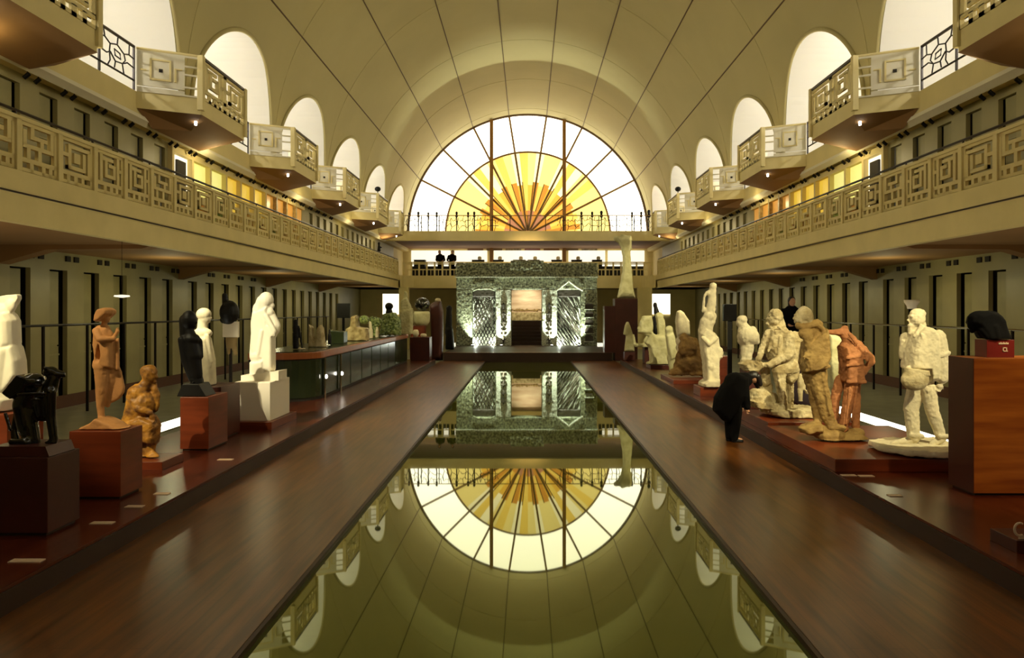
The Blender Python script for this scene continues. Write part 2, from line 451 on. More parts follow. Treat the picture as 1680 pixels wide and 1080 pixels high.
# ------------------------------------------------------------------ galleries (slabs, fascias, soffits, side walls)
XG = 8.06; XW = 11.9; XU = 9.55; X3 = 9.1; YG = 47.0
def slab_profile(sd, pts, y0, y1, nm, m):
    S(MB().prism([(sd*x, y0, z) for x,z in pts], (0,y1-y0,0)).build(nm, m))
for sd, nm in ((-1,'left'),(1,'right')):
    # second level
    slab_profile(sd, [(XG+0.12,3.91),(XG+0.10,4.34),(XG+0.03,4.385),(XG,4.40),(XG,4.72),(XG+0.3,4.72),(XG+0.3,3.91)], YV0, YG, 'trim_gallery_fascia_'+nm, 'cream')
    S(MB().tube([(sd*(XG+0.045),YV0,4.375),(sd*(XG+0.045),YG,4.375)], 0.02, 6).build('trim_fascia_groove_'+nm, 'handrail'))
    a,b = sorted((sd*(XG+0.3), sd*XW)); S(MB().box(a,b,YV0,52,3.97,4.60).build('ceiling_ground_'+nm,'soffit'))
    # ground wall with stall openings
    wb = MB(); y = -4.2+0.7
    a,b = sorted((sd*XW, sd*(XW+0.12)))
    wb.box(a,b,YV0,52,3.52,3.97)
    ops = []
    yy = 9.8
    k = 0
    while yy < 46:
        ops.append(yy); yy += 1.4; k += 1
        if k in (11,): yy += 0.4
    prev = YV0
    for o in ops:
        wb.box(a,b,prev,o,0,3.52); prev = o+0.7
    wb.box(a,b,prev,52,0,3.52)
    S(wb.build('wall_ground_'+nm,'tilewall'))
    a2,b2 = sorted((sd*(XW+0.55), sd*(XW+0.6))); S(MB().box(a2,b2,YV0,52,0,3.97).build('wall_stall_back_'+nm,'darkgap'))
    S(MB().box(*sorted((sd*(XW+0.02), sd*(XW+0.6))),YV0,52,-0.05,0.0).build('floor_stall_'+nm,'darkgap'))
    a3,b3 = sorted((sd*(XW-0.03), sd*XW)); 
    bb = MB(); prev = YV0
    bb.box(a3,b3,YV0,52,0,0.32); S(bb.build('baseboard_'+nm,'baseboard'))
    # downstand beams with haunches
    for i,yb in enumerate((8.0,16.4,24.9,33.2,41.6)):
        pts = [(sd*(XG+0.3),3.97),(sd*(XG+0.6),3.88),(sd*(XW-1.1),3.86),(sd*XW,3.55),(sd*XW,3.97)]
        S(MB().prism([(x,yb,z) for x,z in pts],(0,0.4,0)).build('beam_'+nm+'_%d' % (i+1),'soffit'))
    # third level
    slab_profile(sd, [(X3,7.05),(X3,ZF),(XU+3.2,ZF),(XU+3.2,6.96),(X3+0.15,6.96)], YV0, YE, 'ceiling_gallery_'+nm, 'cream')
    S(MB().prism([(sd*(X3-0.03),YV0,7.0),(sd*(X3-0.03),YV0,7.08),(sd*(X3+0.16),YV0,6.95),(sd*(X3+0.12),YV0,6.90)],(0,YG-YV0,0)).build('trim_slab_edge_'+nm,'pale'))
    # upper stall wall
    wb = MB(); a,b = sorted((sd*XU, sd*(XU+0.1)))
    wb.box(a,b,YV0,52,6.77,6.96); wb.box(a,b,YV0,52,4.6,4.9)
    uo = []; yy = 8.8
    while yy < 45.5:
        if not (19.4 < yy < 31): uo.append(yy)
        yy += 1.1
    prev = YV0
    for o in uo:
        if prev < 19.4 < o:
            wb.box(a,b,prev,19.4,4.9,6.77); prev = 30.9
        wb.box(a,b,prev,o,4.9,6.77); prev = o+0.55
    wb.box(a,b,prev,52,4.9,6.77)
    S(wb.build('wall_upper_gallery_'+nm,'tilewall'))
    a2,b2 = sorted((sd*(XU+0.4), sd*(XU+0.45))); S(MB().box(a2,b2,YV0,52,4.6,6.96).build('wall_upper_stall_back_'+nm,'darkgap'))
    # stall doors
    side = ('left','right')[sd>0]
    proto = None
    for i,o in enumerate(ops):
        if i in (2,3) and sd < 0 : # two stalls on the left open on to a lit window
            r = root('lit_opening', (sd*(XW+0.3), o, 0.0), ('narrow open stall on left wall with bright window, behind the hatted terracotta statue','narrow open stall on left wall with small bright window, right of the wider bright one')[i-2], 'stall window')
            w = 0.34 if i == 2 else 0.16
            ya = o+ (0.12 if i == 2 else 0.1)
            MB().box(*sorted((sd*(XW+0.3),sd*(XW+0.33))), o, o+0.7, 0.0, 3.5).build('panel','darkgap',r)
            MB().box(*sorted((sd*(XW+0.28),sd*(XW+0.3))), ya, ya+w, 2.55 if i == 2 else 2.7, 3.42).build('pane','glow',r)
            MB().box(*sorted((sd*(XW+0.2),sd*(XW+0.27))), ya+w+0.06, ya+w+0.14, 0, 3.45).build('jamb','tilewall',r)
            continue
        if proto is None:
            proto = root('stall_door', (0,0,0), 'narrow greenish cream stall door in the %s ground floor wall' % side, 'door', 'ground floor stall doors on the %s wall' % side)
            MB().box(0.12*sd-0.02,0.12*sd+0.02,0.03,0.5,0.03,3.48).build('door_panel','stalldoor',proto,bevel=0.01)
            MB().box(0.09*sd-0.015,0.09*sd+0.015,0.03,0.5,1.35,1.39).build('rail','tilewall',proto)
            MB().tube([(0.085*sd,0.44,1.6),(0.05*sd,0.44,1.6)],0.02,8).build('knob','iron',proto)
            proto.location = (sd*XW, o, 0); continue
        copy_tree(proto, (sd*XW, o, 0))
    proto = None
    for i,o in enumerate(uo):
        if proto is None:
            proto = root('stall_door', (0,0,0), 'short greenish cream stall door in the %s upper gallery wall' % side, 'door', 'upper gallery stall doors on the %s wall' % side)
            MB().box(0.1*sd-0.02,0.1*sd+0.02,0.0,0.45,4.9,6.76).build('door_panel','stalldoor',proto,bevel=0.01)
            MB().box(0.07*sd-0.015,0.07*sd+0.015,0.04,0.41,5.9,5.93).build('rail','tilewall',proto)
            proto.location = (sd*XU, o, 0); continue
        copy_tree(proto, (sd*XU, o, 0))
    # lit showcases along the gallery wall
    kinds = ['soft_glow','case_lime','case_lime','case_yellow','case_yellow','case_yellow','case_orange','case_orange','case_orange','case_orange']
    words = ['white lit showcase with a dark doorway shape','lime lit showcase, nearest the white one','lime lit showcase, second beyond the white one','bright yellow showcase, first after the lime ones','bright yellow showcase, middle of the yellow three','bright yellow showcase, last before the orange ones','orange lit showcase, first after the yellow ones','orange lit showcase, second after the yellow ones','orange lit showcase, third after the yellow ones','orange lit showcase, farthest along the gallery']
    for i in range(10):
        ya = 19.4+1.15*i; xx = sd*(XU-0.02)
        r = root('showcase', (xx, ya, 4.72), words[i]+', %s upper gallery wall' % side, 'showcase', 'lit showcases on the %s gallery wall' % side)
        MB().box(*sorted((sd*(XU+0.02),sd*(XU+0.1))), ya, ya+1.15, 4.6, 6.96).build('back_panel',kinds[i],r)
        MB().box(*sorted((sd*(XU-0.12),sd*(XU+0.02))), ya, ya+0.12, 4.6, 6.9).build('frame','cream' if i < 7 else 'beige',r)
        MB().box(*sorted((sd*(XU-0.12),sd*(XU+0.02))), ya+0.12, ya+1.15, 6.72, 6.9).build('frame','cream',r)
        MB().box(*sorted((sd*(XU-0.3),sd*(XU+0.02))), ya+0.12, ya+1.15, 4.72, 5.0).build('plinth','cream',r)
        if i == 0:
            MB().box(*sorted((sd*(XU-0.04),sd*(XU+0.02))), ya+0.45, ya+0.95, 5.0, 6.6).build('dark_panel','darkgap',r)
        else:
            h = 0.55+0.35*((i*37)%5)/5
            cy = ya+0.62
            MB().lathe(sd*(XU-0.15), cy, [(0.06,5.0),(0.1,5.05),(0.2,5.0+h*0.45),(0.16,5.0+h*0.7),(0.07,5.0+h*0.85),(0.1,5.0+h)],14).build('vase',('olive','ochre','leaf','beige')[i%4],r,smooth=True)

# end galleries
mb = MB(); mb.box(-XG-0.3,XG+0.3,YG,YG+0.25,3.91,4.72); S(mb.build('trim_gallery_fascia_end','cream'))
S(MB().box(-11.9,11.9,YG+0.25,YE,3.97,4.60).build('ceiling_ground_end','soffit'))
S(MB().box(-9.3,9.3,YG,YG+0.3,6.96,ZF).build('trim_upper_beam_end','cream'))
S(MB().box(-9.3,9.3,YG+0.3,YE,7.2,ZF-0.01).build('ceiling_gallery_end','soffit'))
S(MB().box(-12,12,52,52.2,-0.1,3.97).build('wall_ground_end','cream'))
S(MB().box(-9.6,9.6,YE,YE+0.2,4.6,ZF).build('wall_gallery_end','cream'))
for sd,nm in ((-1,'left'),(1,'right')):
    S(MB().box(*sorted((sd*(XU),sd*(XU+0.1))),52,YE,4.6,6.96).build('wall_gallery_end_'+nm,'cream'))
# rounded corner brackets where side and end galleries meet
for sd,nm in ((-1,'left'),(1,'right')):
    pts = [(sd*(XG+0.1),YG+0.01)]+[(sd*(XG-0.9+0.9*math.sin(PI/2*k/8)), YG-0.9+0.9*math.cos(PI/2*k/8)) for k in range(9)]
    S(MB().prism([(x,y,3.95) for x,y in pts],(0,0,0.76)).build('trim_gallery_corner_'+nm,'cream'))
    pts = [(sd*(X3+0.1),YG+0.01)]+[(sd*(X3-1.6+1.6*math.sin(PI/2*k/8)), YG-1.2+1.2*math.cos(PI/2*k/8)) for k in range(9)]
    S(MB().prism([(x,y,7.0) for x,y in pts],(0,0,0.585)).build('trim_upper_corner_'+nm,'cream'))
# white partitions on the end gallery; the lamplight on them is a glowing material
for i,(xa,xb,m,w) in enumerate(((-8.9,-5.9,'soft_glow','cream white brightly lit wall panel at left end of the far gallery'),(-5.6,-3.1,'soft_glow','grey white wall panel between the two leaning visitors and the left window post'),(-2.6,2.6,'soft_glow','wide cream wall panel in the centre of the far gallery'),(3.1,5.9,'soft_glow','grey white wall panel right of the right window post on the far gallery'),(6.1,8.9,'soft_glow','cream white brightly lit wall panel at right end of the far gallery'))):
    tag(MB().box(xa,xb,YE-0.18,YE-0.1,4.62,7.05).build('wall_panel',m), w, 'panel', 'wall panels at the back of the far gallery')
S(MB().box(-7.9,7.9,50.0,50.1,4.6,5.5).build('wall_dark_backing','dark_backing'))  # added dark backing that darkens the gaps between the rail posts
for i in range(7):
    xa = -4.6+1.45*i
    tag(MB().box(xa,xa+1.2,YE-0.22,YE-0.1,7.05,7.19).build('banner_strip',('gold','khaki','beige','rim')[i%4]), 'small brown and gold strip under the big sun window', 'strip', 'strips under the sun window')

# ------------------------------------------------------------------ balustrades
BARS = [
 [(0,0,1,.06),(0,.94,1,1),(0,0,.05,1),(.95,0,1,1),(0,.2,1,.27),(.3,0,.36,.2),(.52,0,.6,.2),(.74,0,.8,.2),
  (.16,.27,.22,.94),(.78,.27,.84,.94),(.22,.8,.62,.86),(.34,.4,.4,.8),(.4,.4,.7,.46),(.64,.46,.7,.72),(.48,.66,.64,.72),(.84,.6,.95,.66)],
 [(0,0,1,.06),(0,.94,1,1),(0,0,.05,1),(.95,0,1,1),(0,.2,1,.27),(.2,0,.26,.2),(.42,0,.5,.2),(.66,0,.72,.2),
  (.24,.34,.76,.4),(.24,.34,.3,.86),(.3,.8,.9,.86),(.7,.4,.76,.74),(.42,.5,.58,.7),(.05,.6,.24,.66),(.86,.27,.92,.8)],
 [(0,0,1,.06),(0,.94,1,1),(0,0,.05,1),(.95,0,1,1),(0,.2,1,.27),(.28,0,.34,.2),(.6,0,.66,.2),(.8,0,.86,.2),
  (.5,.27,.56,.5),(.1,.5,.9,.56),(.1,.56,.16,.84),(.3,.7,.36,.94),(.36,.7,.72,.76),(.84,.56,.9,.94),(.56,.56,.62,.7),(.2,.27,.26,.5)],
]
BARS = [[(max(a-.018,0),max(b-.012,0),min(c+.018,1),min(d+.012,1)) for a,b,c,d in B] for B in BARS]
def panel(mb, O, U, V, N, bars):
    O,U,V,N = map(Vector,(O,U,V,N))
    for a,b,c,d in bars:
        mb.obox(O+U*a+V*b-N*0.5, U*(c-a), V*(d-b), N)
def balustrade_side(sd, side):
    x = sd*(XG+0.08)
    r = root('balustrade', (x, 28, 4.72), 'long cream pierced balustrade with dark handrail on the %s upper gallery' % side, 'balustrade', 'upper gallery balustrades')
    step = 1.03; protos = []
    n = int((YG-0.9-5.5)/step)
    me = []
    y0 = 5.5
    for k in range(3):
        mb = MB(); panel(mb, (x, y0, 4.74), (0,step-0.12,0), (0,0,0.80), (0.06,0,0), BARS[k])
        me.append((mb.build('pierced_panel','cream',r), y0)) if k == 0 else me.append((mb.build('pierced_panel','cream',r), y0))
    pb = MB().box(x-0.07,x+0.07,y0-0.12,y0,4.72,5.56).build('post','cream',r,bevel=0.01)
    me[1][0].location.y = step; me[2][0].location.y = 2*step
    for i in range(n):
        if i >= 3:
            c = me[(i*2+i//3)%3][0].copy(); COL.objects.link(c); c.parent = r; c.location = (0, step*i, 0)
        if i >= 1:
            c = pb.copy(); COL.objects.link(c); c.parent = r; c.location = (0, step*i, 0)
    c = pb.copy(); COL.objects.link(c); c.parent = r; c.location = (0, step*n, 0)
    MB().box(x-0.07,x+0.07,y0,y0+step*n,5.54,5.60).build('top_rail','cream',r)
    hr = MB().tube([(x,y0,5.68),(x,y0+step*n,5.68)],0.028,8).build('handrail','handrail',r)
    for i in range(0,n+1,2):
        yy = y0-0.06+step*i
        MB().box(x-0.015,x+0.015,yy-0.015,yy+0.015,5.6,5.68).build('bracket','handrail',r)
for sd,side in ((-1,'left'),(1,'right')): balustrade_side(sd, side)
# end balustrade, paler posts
r = root('balustrade', (0, YG+0.1, 4.72), 'cream balustrade with open bays across the far end gallery', 'balustrade', 'upper gallery balustrades')
x0 = -8.0; st = 0.5
first = None
for i in range(33):
    if first is None:
        first = MB().box(x0-0.05,x0+0.05,YG+0.05,YG+0.15,4.72,5.56).build('post','cream',r)
        fp = MB(); panel(fp,(x0+0.05,YG+0.1,4.74),(st-0.1,0,0),(0,0,0.8),(0,0.05,0),[(0,.42,1,.5),(.45,0,.55,.42),(0,.88,1,.96)]); fp = fp.build('pierced_panel','cream',r)
    else:
        c = first.copy(); COL.objects.link(c); c.parent = r; c.location.x = st*i
        if i < 32:
            c = fp.copy(); COL.objects.link(c); c.parent = r; c.location.x = st*i
MB().box(-8.05,8.05,YG+0.04,YG+0.16,5.54,5.61).build('top_rail','cream',r)

# ------------------------------------------------------------------ third level: balconies and iron railings
ZR = ZF+1.0
def poly_rail(mb, pts, r_): mb.tube(pts, r_, 7)
def balcony(sd, y0, ln, label, grp):
    xa, xb = sd*X3, sd*7.86
    r = root('balcony', (xa, y0+ln/2, ZF), label, 'balcony', grp)
    y1 = y0+ln; ch = 0.6
    plan = [(xa,y0),(xb,y0+ch),(xb,y1-ch-0.1),(xa,y1)]
    low = [(xa,y0),(xb,y0+ch),(xb,y1-ch-0.1),(xa,y1)]
    MB().prism([(x,y,7.2) for x,y in plan],(0,0,ZF-7.2)).build('parapet_slab','cream',r)
    # underside bracket
    mb = MB(); cx = sd*(X3-0.05); ym = (y0+y1)/2
    top = [Vector((x*0.998,y,7.2)) for x,y in low]; bot = [Vector((xa,y0+0.7,6.9)),Vector((sd*8.5,ym-0.5,7.02)),Vector((sd*8.5,ym+0.5,7.02)),Vector((xa,y1-0.7,6.9))]
    vs = top+bot; n=4
    fs = [tuple(range(4)),tuple(range(7,3,-1))]+[(i,(i+1)%4,(i+1)%4+4,i+4) for i in range(4)]
    mb.add(vs, fs); mb.build('underside','soffit',r)
    MB().lathe(sd*8.15, y0+0.95, [(0.03,7.04),(0.035,7.1),(0.03,7.2)],12).build('downlight','lamp',r)
    # near side panel: solid with raised squares and a slot near the corner
    def sidepanel(pa, pb, solid, nm):
        O = Vector((pa[0],pa[1],ZF)); U = Vector((pb[0]-pa[0],pb[1]-pa[1],0)); V = Vector((0,0,1.0)); Nn = U.cross(V).normalized()
        mb = MB()
        if solid:
            bars = [(0,.15,.74,1),(.74,.93,1,1),(.74,0,1,.04),(.74,.2,1,.24),(.74,.5,1,.54),(.74,.7,1,.74),(0,0,.74,.12)]
            panel(mb,O,U,V,Nn*0.05,bars); o1 = mb.build(nm,'pale',r)
            mb = MB(); ring = [(.2,.3,.23,.8),(.5,.3,.53,.8),(.2,.3,.53,.34),(.2,.76,.53,.8),(.05,.5,.15,.53),(.58,.6,.7,.63),(.58,.3,.61,.6)]
            panel(mb,O-Nn*0.035,U,V,Nn*0.03,ring); panel(mb,O+Nn*0.035,U,V,Nn*0.03,ring); mb.build('moulding','cream',o1)
            mb = MB(); panel(mb,O,U,V,Nn*0.07,[(.34,.5,.4,.58)]); mb.build('hole_shade','darkgap',o1)  # solid dark block painted as the shade of a small opening
        else:
            mb = MB(); panel(mb,O,U,V,Nn*0.05,BARS[1]); mb.build(nm,'cream',r)
    sidepanel(plan[0],plan[1],True,'side_panel')
    sidepanel(plan[3],plan[2],True,'side_panel')
    L2 = (plan[2][1]-plan[1][1])
    O = Vector((xb,plan[1][1],ZF)); 
    for k in range(2):
        mb = MB(); panel(mb,O+Vector((0,L2/2*k,0)),(0,L2/2,0),(0,0,0.94),(0.05,0,0),BARS[k]); mb.build('front_panel','cream',r)
    for (x,y) in (plan[1],plan[2]):
        MB().box(x-0.07,x+0.07,y-0.07,y+0.07,7.3,ZR+0.03).build('post','cream',r,bevel=0.01)
    mb = MB(); mb.tube([(plan[1][0],plan[1][1],ZR),(plan[2][0],plan[2][1],ZR)],0.045,8); mb.build('handrail','handrail',r)
    MB().tube([(plan[0][0],plan[0][1],ZR),(plan[1][0],plan[1][1],ZR)],0.04,8).build('side_rail','cream',r)
    return r
def iron_rail(sd, ya, yb, label, grp):
    x = sd*X3
    r = root('iron_railing', (x,(ya+yb)/2,ZF), label, 'railing', grp)
    MB().tube([(x,ya,ZR),(x,yb,ZR)],0.035,8).build('handrail','handrail',r)
    MB().tube([(x,ya,ZF+0.22),(x,yb,ZF+0.22)],0.022,6).build('bottom_rail','iron',r)
    n = max(2,int(round((yb-ya)/1.4)))
    for i in range(n+1):
        y = ya+(yb-ya)*i/n
        MB().box(x-0.02,x+0.02,y-0.02,y+0.02,ZF,ZR+(0.1 if 0<i<n else 0.02)).build('post','iron',r)
    mb = MB(); rnd = random.Random(int(ya*10))
    for i in range(n):
        a = ya+(yb-ya)*i/n; w = (yb-ya)/n
        def q(u,v): return (x, a+w*u, ZF+0.22+0.74*v)
        mb.tube([q(0,.75),q(.15,.8),q(.3,.68),q(.5,.78),q(.7,.62),q(.85,.7),q(1,.66)],0.018,5)
        mb.tube([q(0,.4),q(.2,.36),q(.3,.45),q(.45,.25),q(.65,.3),q(.8,.42),q(1,.38)],0.018,5)
        mb.tube([q(.3,.68),q(.28,.45),q(.3,.2),q(.22,0)],0.016,5)
        mb.tube([q(.7,.62),q(.74,.45),q(.65,.3),q(.7,0)],0.016,5)
        mb.tube([q(.42,.6),q(.58,.56),q(.6,.4),q(.44,.42)],0.018,5,closed=True)
        mb.tube([q(.5,.78),q(.52,1)],0.016,5); mb.tube([q(.15,.8),q(.12,1)],0.016,5); mb.tube([q(.85,.7),q(.86,1)],0.016,5)
        mb.tube([q(.45,.25),q(.42,.05)],0.016,5)
    mb.build('scrollwork','iron',r)
ordn = ['nearest','second','third','fourth','fifth','farthest']
for sd,side in ((-1,'left'),(1,'right')):
    starts = [10.1,17.0,23.9,30.8,37.7,44.4]
    iron_rail(sd, 7.2, 10.02, 'dark iron railing before the nearest %s balcony' % side, 'iron railings on the %s' % side)
    for i,y in enumerate(starts):
        balcony(sd, y, 3.95 if i < 5 else 2.3, 'cream polygonal balcony with pierced panels, %s of six along the %s wall' % ((['nearest','second','third','fourth','fifth','farthest'])[i], side), 'balconies along the %s wall' % side)
        if i == 5: continue
        yb = starts[i+1]-0.05
        iron_rail(sd, y+4.06, yb-0.06, 'dark scrolled iron railing just beyond the %s %s balcony' % ((['nearest','second','third','fourth','fifth','farthest'])[i], side), 'iron railings on the %s' % side)
# railing across the window
r = root('iron_railing', (0,YG+0.1,ZF), 'dark scrolled iron railing in front of the big sun window', 'railing')
MB().tube([(-8,YG+0.1,ZR),(8,YG+0.1,ZR)],0.03,6).build('handrail','hood',r)
for i in range(15):
    x = -8+16*i/14.0; MB().box(x-0.025,x+0.025,YG+0.08,YG+0.12,ZF,ZR).build('post','iron',r)
mb1 = MB(); mb2 = MB(); rnd = random.Random(3)
for i in range(34):
    mb = mb1 if i < 16 else mb2
    if 12 < i < 21: continue
    x = -8+16*i/34.0; w = 16/34.0
    def q(u,v): return (x+w*u, YG+0.1, ZF+1.0*v)
    a,b,c = [rnd.uniform(-.12,.12) for _ in range(3)]
    mb.tube([q(0,.72),q(.3,.62+a),q(.5,.8+b),q(.8,.6+c),q(1,.72)],0.02,4)
    mb.tube([q(0,.35),q(.35,.45+b),q(.6,.25+a),q(1,.35)],0.02,4)
    mb.tube([q(.5,.8+b),q(.45+a,.5),q(.6,.25+a),q(.4,0)],0.018,4)
    mb.tube([q(.1,.72),q(.2,1)],0.016,4)
mb1.build('scrollwork','iron',r); mb2.build('scrollwork','iron',r)
# small dark busts standing along it
bx = [(-7.75,0.25),(-7.15,.3),(-6.5,.26),(-5.95,.28),(-4.65,.3),(-3.9,.28),(-3.5,.3),(3.5,.3),(4.2,.3),(4.8,.35),(6.8,.28),(7.4,.3),(7.9,.4)]
for i,(x,h) in enumerate(bx):
    y = YG+0.75
    r = root('bust', (x,y,ZF), 'small dark bust, %s along the railing before the sun window' % (['first','second','third','fourth','fifth','sixth','seventh','eighth','ninth','tenth','eleventh','twelfth','last'][i]+' from left'), 'bust', 'busts before the sun window')
    MB().box(x-0.03,x+0.03,y-0.03,y+0.03,ZF,ZF+1.02).build('stand','iron',r)
    mb = MB(); mb.ell((x,y,ZF+1.02+h*0.75),(h*.28,h*.3,h*.38)); mb.cap((x,y,ZF+1.02+h*.1),(x,y,ZF+1.02+h*.6),h*.32,h*.16,0.7)
    mb.ell((x-0.02,y-0.08,ZF+1.02+h*.72),(h*.07,h*.12,h*.07))
    mb.build('head','blackmat',r,remesh=0.03,sm=1)

# spotlights under the third level slab
for sd,side in ((-1,'left'),(1,'right')):
    proto = None
    for i in range(20):
        y = 13.6+1.1*i
        for dy in (0,0.3):
            if proto is None:
                proto = root('spotlight',(sd*9.3,0,6.93),'small black track spotlight under the %s third level slab' % side,'spotlight','track spotlights on the %s' % side)
                proto.location.y = 0
                MB().tube([(sd*9.3,0,6.96),(sd*9.3,0,6.88)],0.012,6).build('stem','iron',proto)
                MB().tube([(sd*9.27,0,6.90),(sd*9.37,0,6.82)],0.04,10).build('lamp_body','blackmat',proto)
                proto.location.y = y+dy
            else: copy_tree(proto,(sd*9.3,y+dy,6.93))
    proto = None
    for i in range(12):
        y = 16.1+1.4*i
        for dy in (0,0.35):
            if proto is None:
                proto = tag(MB().obox((-0.02,-0.09,-0.07),(0.04,0,0),(0,0.18,0),(0,0,0.14)).build('wall_vent','darkgap'),'small square dark vent at the top of the %s ground floor wall' % side,'vent','vents over the %s stalls' % side)
                proto.location = (sd*(XW-0.02),y+dy,3.82)
            else:
                c = proto.copy(); COL.objects.link(c); c.location = (sd*(XW-0.02),y+dy,3.82)

# guard frames in front of the stall walls
for sd,side in ((-1,'left'),(1,'right')):
    x = sd*10.9; zt = 2.15 if sd<0 else 2.05
    r = root('guard_rail',(x,25,0),'tall thin dark guard rail frame before the %s stall doors' % side,'railing','guard rails before the stalls')
    MB().tube([(x,8,zt),(x,40,zt)],0.028,8).build('top_bar','iron' if sd<0 else 'chrome',r)
    p0 = None
    for i in range(20):
        y = 8.2+1.65*i
        if p0 is None: p0 = MB().box(x-0.025,x+0.025,y-0.025,y+0.025,0,zt).build('post','iron',r)
        else:
            c = p0.copy(); COL.objects.link(c); c.parent = r; c.location.y = 1.65*i

# ------------------------------------------------------------------ sculpture tools: measured from crops of the photo, built solid
class Fig(MB):
    def __init__(s, d, ox, oy, sc, flat=0.8):
        super().__init__(); s.d = d; s.ox = ox; s.oy = oy; s.sc = sc; s.k = d/F/sc; s.flat = flat
    def w(s, x, y, o=0.0):
        return Vector(((x/s.sc+s.ox-VX)*s.d/F, s.d+o, H+(VY-(y/s.sc+s.oy))*s.d/F))
    def C(s, x1,y1,r1, x2,y2,r2, o1=0.0, o2=None, flat=None):
        if o2 is None: o2 = o1
        return s.cap(s.w(x1,y1,o1), s.w(x2,y2,o2), r1*s.k, r2*s.k, flat or s.flat)
    def E(s, x,y,rx,rz, o=0.0, fy=None, rot=0):
        ry = (fy if fy is not None else s.flat)*min(rx,rz)
        q = Matrix.Rotation(math.radians(rot),3,'Y') if rot else None
        return s.ell(s.w(x,y,o), (rx*s.k, ry*s.k, rz*s.k), q)
    def P(s, pts, dep, o=0.0, crisp=False):
        if crisp: return s.prism([s.w(x,y,o-dep/2) for x,y in pts], (0,dep,0))
        # rounded body: the outline is widest in the middle of its depth; long edges are split so that it curves
        q = []
        for i in range(len(pts)):
            a, b = pts[i], pts[(i+1)%len(pts)]
            for k in range(3): q.append((a[0]+(b[0]-a[0])*k/3, a[1]+(b[1]-a[1])*k/3))
        cx = sum(p[0] for p in q)/len(q); cy = sum(p[1] for p in q)/len(q); n = len(q)
        ar = sum(q[i][0]*q[(i+1)%n][1]-q[(i+1)%n][0]*q[i][1] for i in range(n))
        if ar > 0: q = q[::-1]
        L = ((-.5,.68),(-.42,.84),(-.25,.96),(0,1.02),(.25,.96),(.42,.84),(.5,.68))
        vs = []
        for t,sc in L:
            for x,y in q: vs.append(s.w(cx+(x-cx)*sc, cy+(y-cy)*(1-(1-sc)*.45), o+dep*t))
        fs = [tuple(range(n)), tuple((len(L)-1)*n+k for k in range(n))[::-1]]
        for j in range(len(L)-1):
            for k in range(n): fs.append((j*n+(k+1)%n, j*n+k, (j+1)*n+k, (j+1)*n+(k+1)%n))
        return s.add(vs, fs)
    def build(s, name, material, parent=None, **kw):
        if parent is not None and parent.get('category') and parent.location.z > 0.1:
            zm = parent.location.z+0.004+kw.get('disp',0)*0.4
            s.v = [(v[0],v[1],max(v[2],zm)) for v in s.v]
        return super().build(name, material, parent, **kw)
    def face(s, x, y, r, dirx, o=0.0):
        # nose, brow, chin and ear for a head in profile (dirx -1 left, 1 right)
        s.C(x+dirx*r*0.85,y-r*0.15,r*0.16, x+dirx*r*1.12,y+r*0.25,r*0.17, o)
        s.C(x+dirx*r*0.8,y-r*0.3,r*0.2, x+dirx*r*0.75,y-r*0.3,r*0.2, o-r*s.k*0.35, o+r*s.k*0.35)
        s.E(x+dirx*r*0.72,y+r*0.85,r*0.3,r*0.26,o); s.E(x+dirx*r*0.9,y+r*0.55,r*0.16,r*0.1,o)
        s.E(x-dirx*r*0.1,y+r*0.1,r*0.14,r*0.26,o-r*s.k*0.75); return s
    def hand(s, x,y, r, ang, o=0.0, curl=0.5, spread=None):
        # palm with four unequal fingers and a thumb; ang in degrees, 0 = right, 90 = down
        a = math.radians(ang); ux,uy = math.cos(a), math.sin(a); vx,vy = -uy, ux
        s.E(x,y,r,r*0.8,o)
        for i,(t,l) in enumerate(((-.62,1.0),(-.2,1.18),(.2,1.1),(.6,.85))):
            bx,by = x+ux*r*.7+vx*r*t, y+uy*r*.7+vy*r*t
            mx,my = bx+ux*r*l*.8, by+uy*r*l*.8
            s.C(bx,by,r*.2,mx,my,r*.17,o+r*s.k*t*.5,o-r*s.k*.2)
            s.C(mx,my,r*.17,mx+ux*r*l*.5*(1-curl)+vx*r*curl*.4,my+uy*r*l*.5*(1-curl)+vy*r*curl*.4,r*.14,o-r*s.k*.2,o-r*s.k*(.2+curl*.5))
        s.C(x-vx*r*.6,y-vy*r*.6,r*.24,x+ux*r*.5-vx*r*1.05,y+uy*r*.5-vy*r*1.05,r*.17,o,o-r*s.k*.3)
        return s

def statue(label, name='statue', cat='statue', loc=None, group=None):
    return root(name, loc, label, cat, group)
def pedestal(x0,x1,y0,y1,z0,z1, m, label, group='red wooden pedestals', plinthm='darkgap', name='pedestal'):
    r = root(name, ((x0+x1)/2,(y0+y1)/2,z0), label, 'pedestal', group)
    MB().box(x0,x1,y0,y1,z0+0.03,z1).build('body',m,r,bevel=0.006)
    MB().box(x0+0.03,x1-0.03,y0+0.03,y1-0.03,z0,z0+0.03).build('shadow_gap',plinthm,r)
    return r
def slab(x0,x1,y0,y1,z0,z1,m,label,name='plinth'):
    o = MB().box(x0,x1,y0,y1,z0,z1).build(name,m,bevel=0.006)
    return tag(o,label,'plinth')

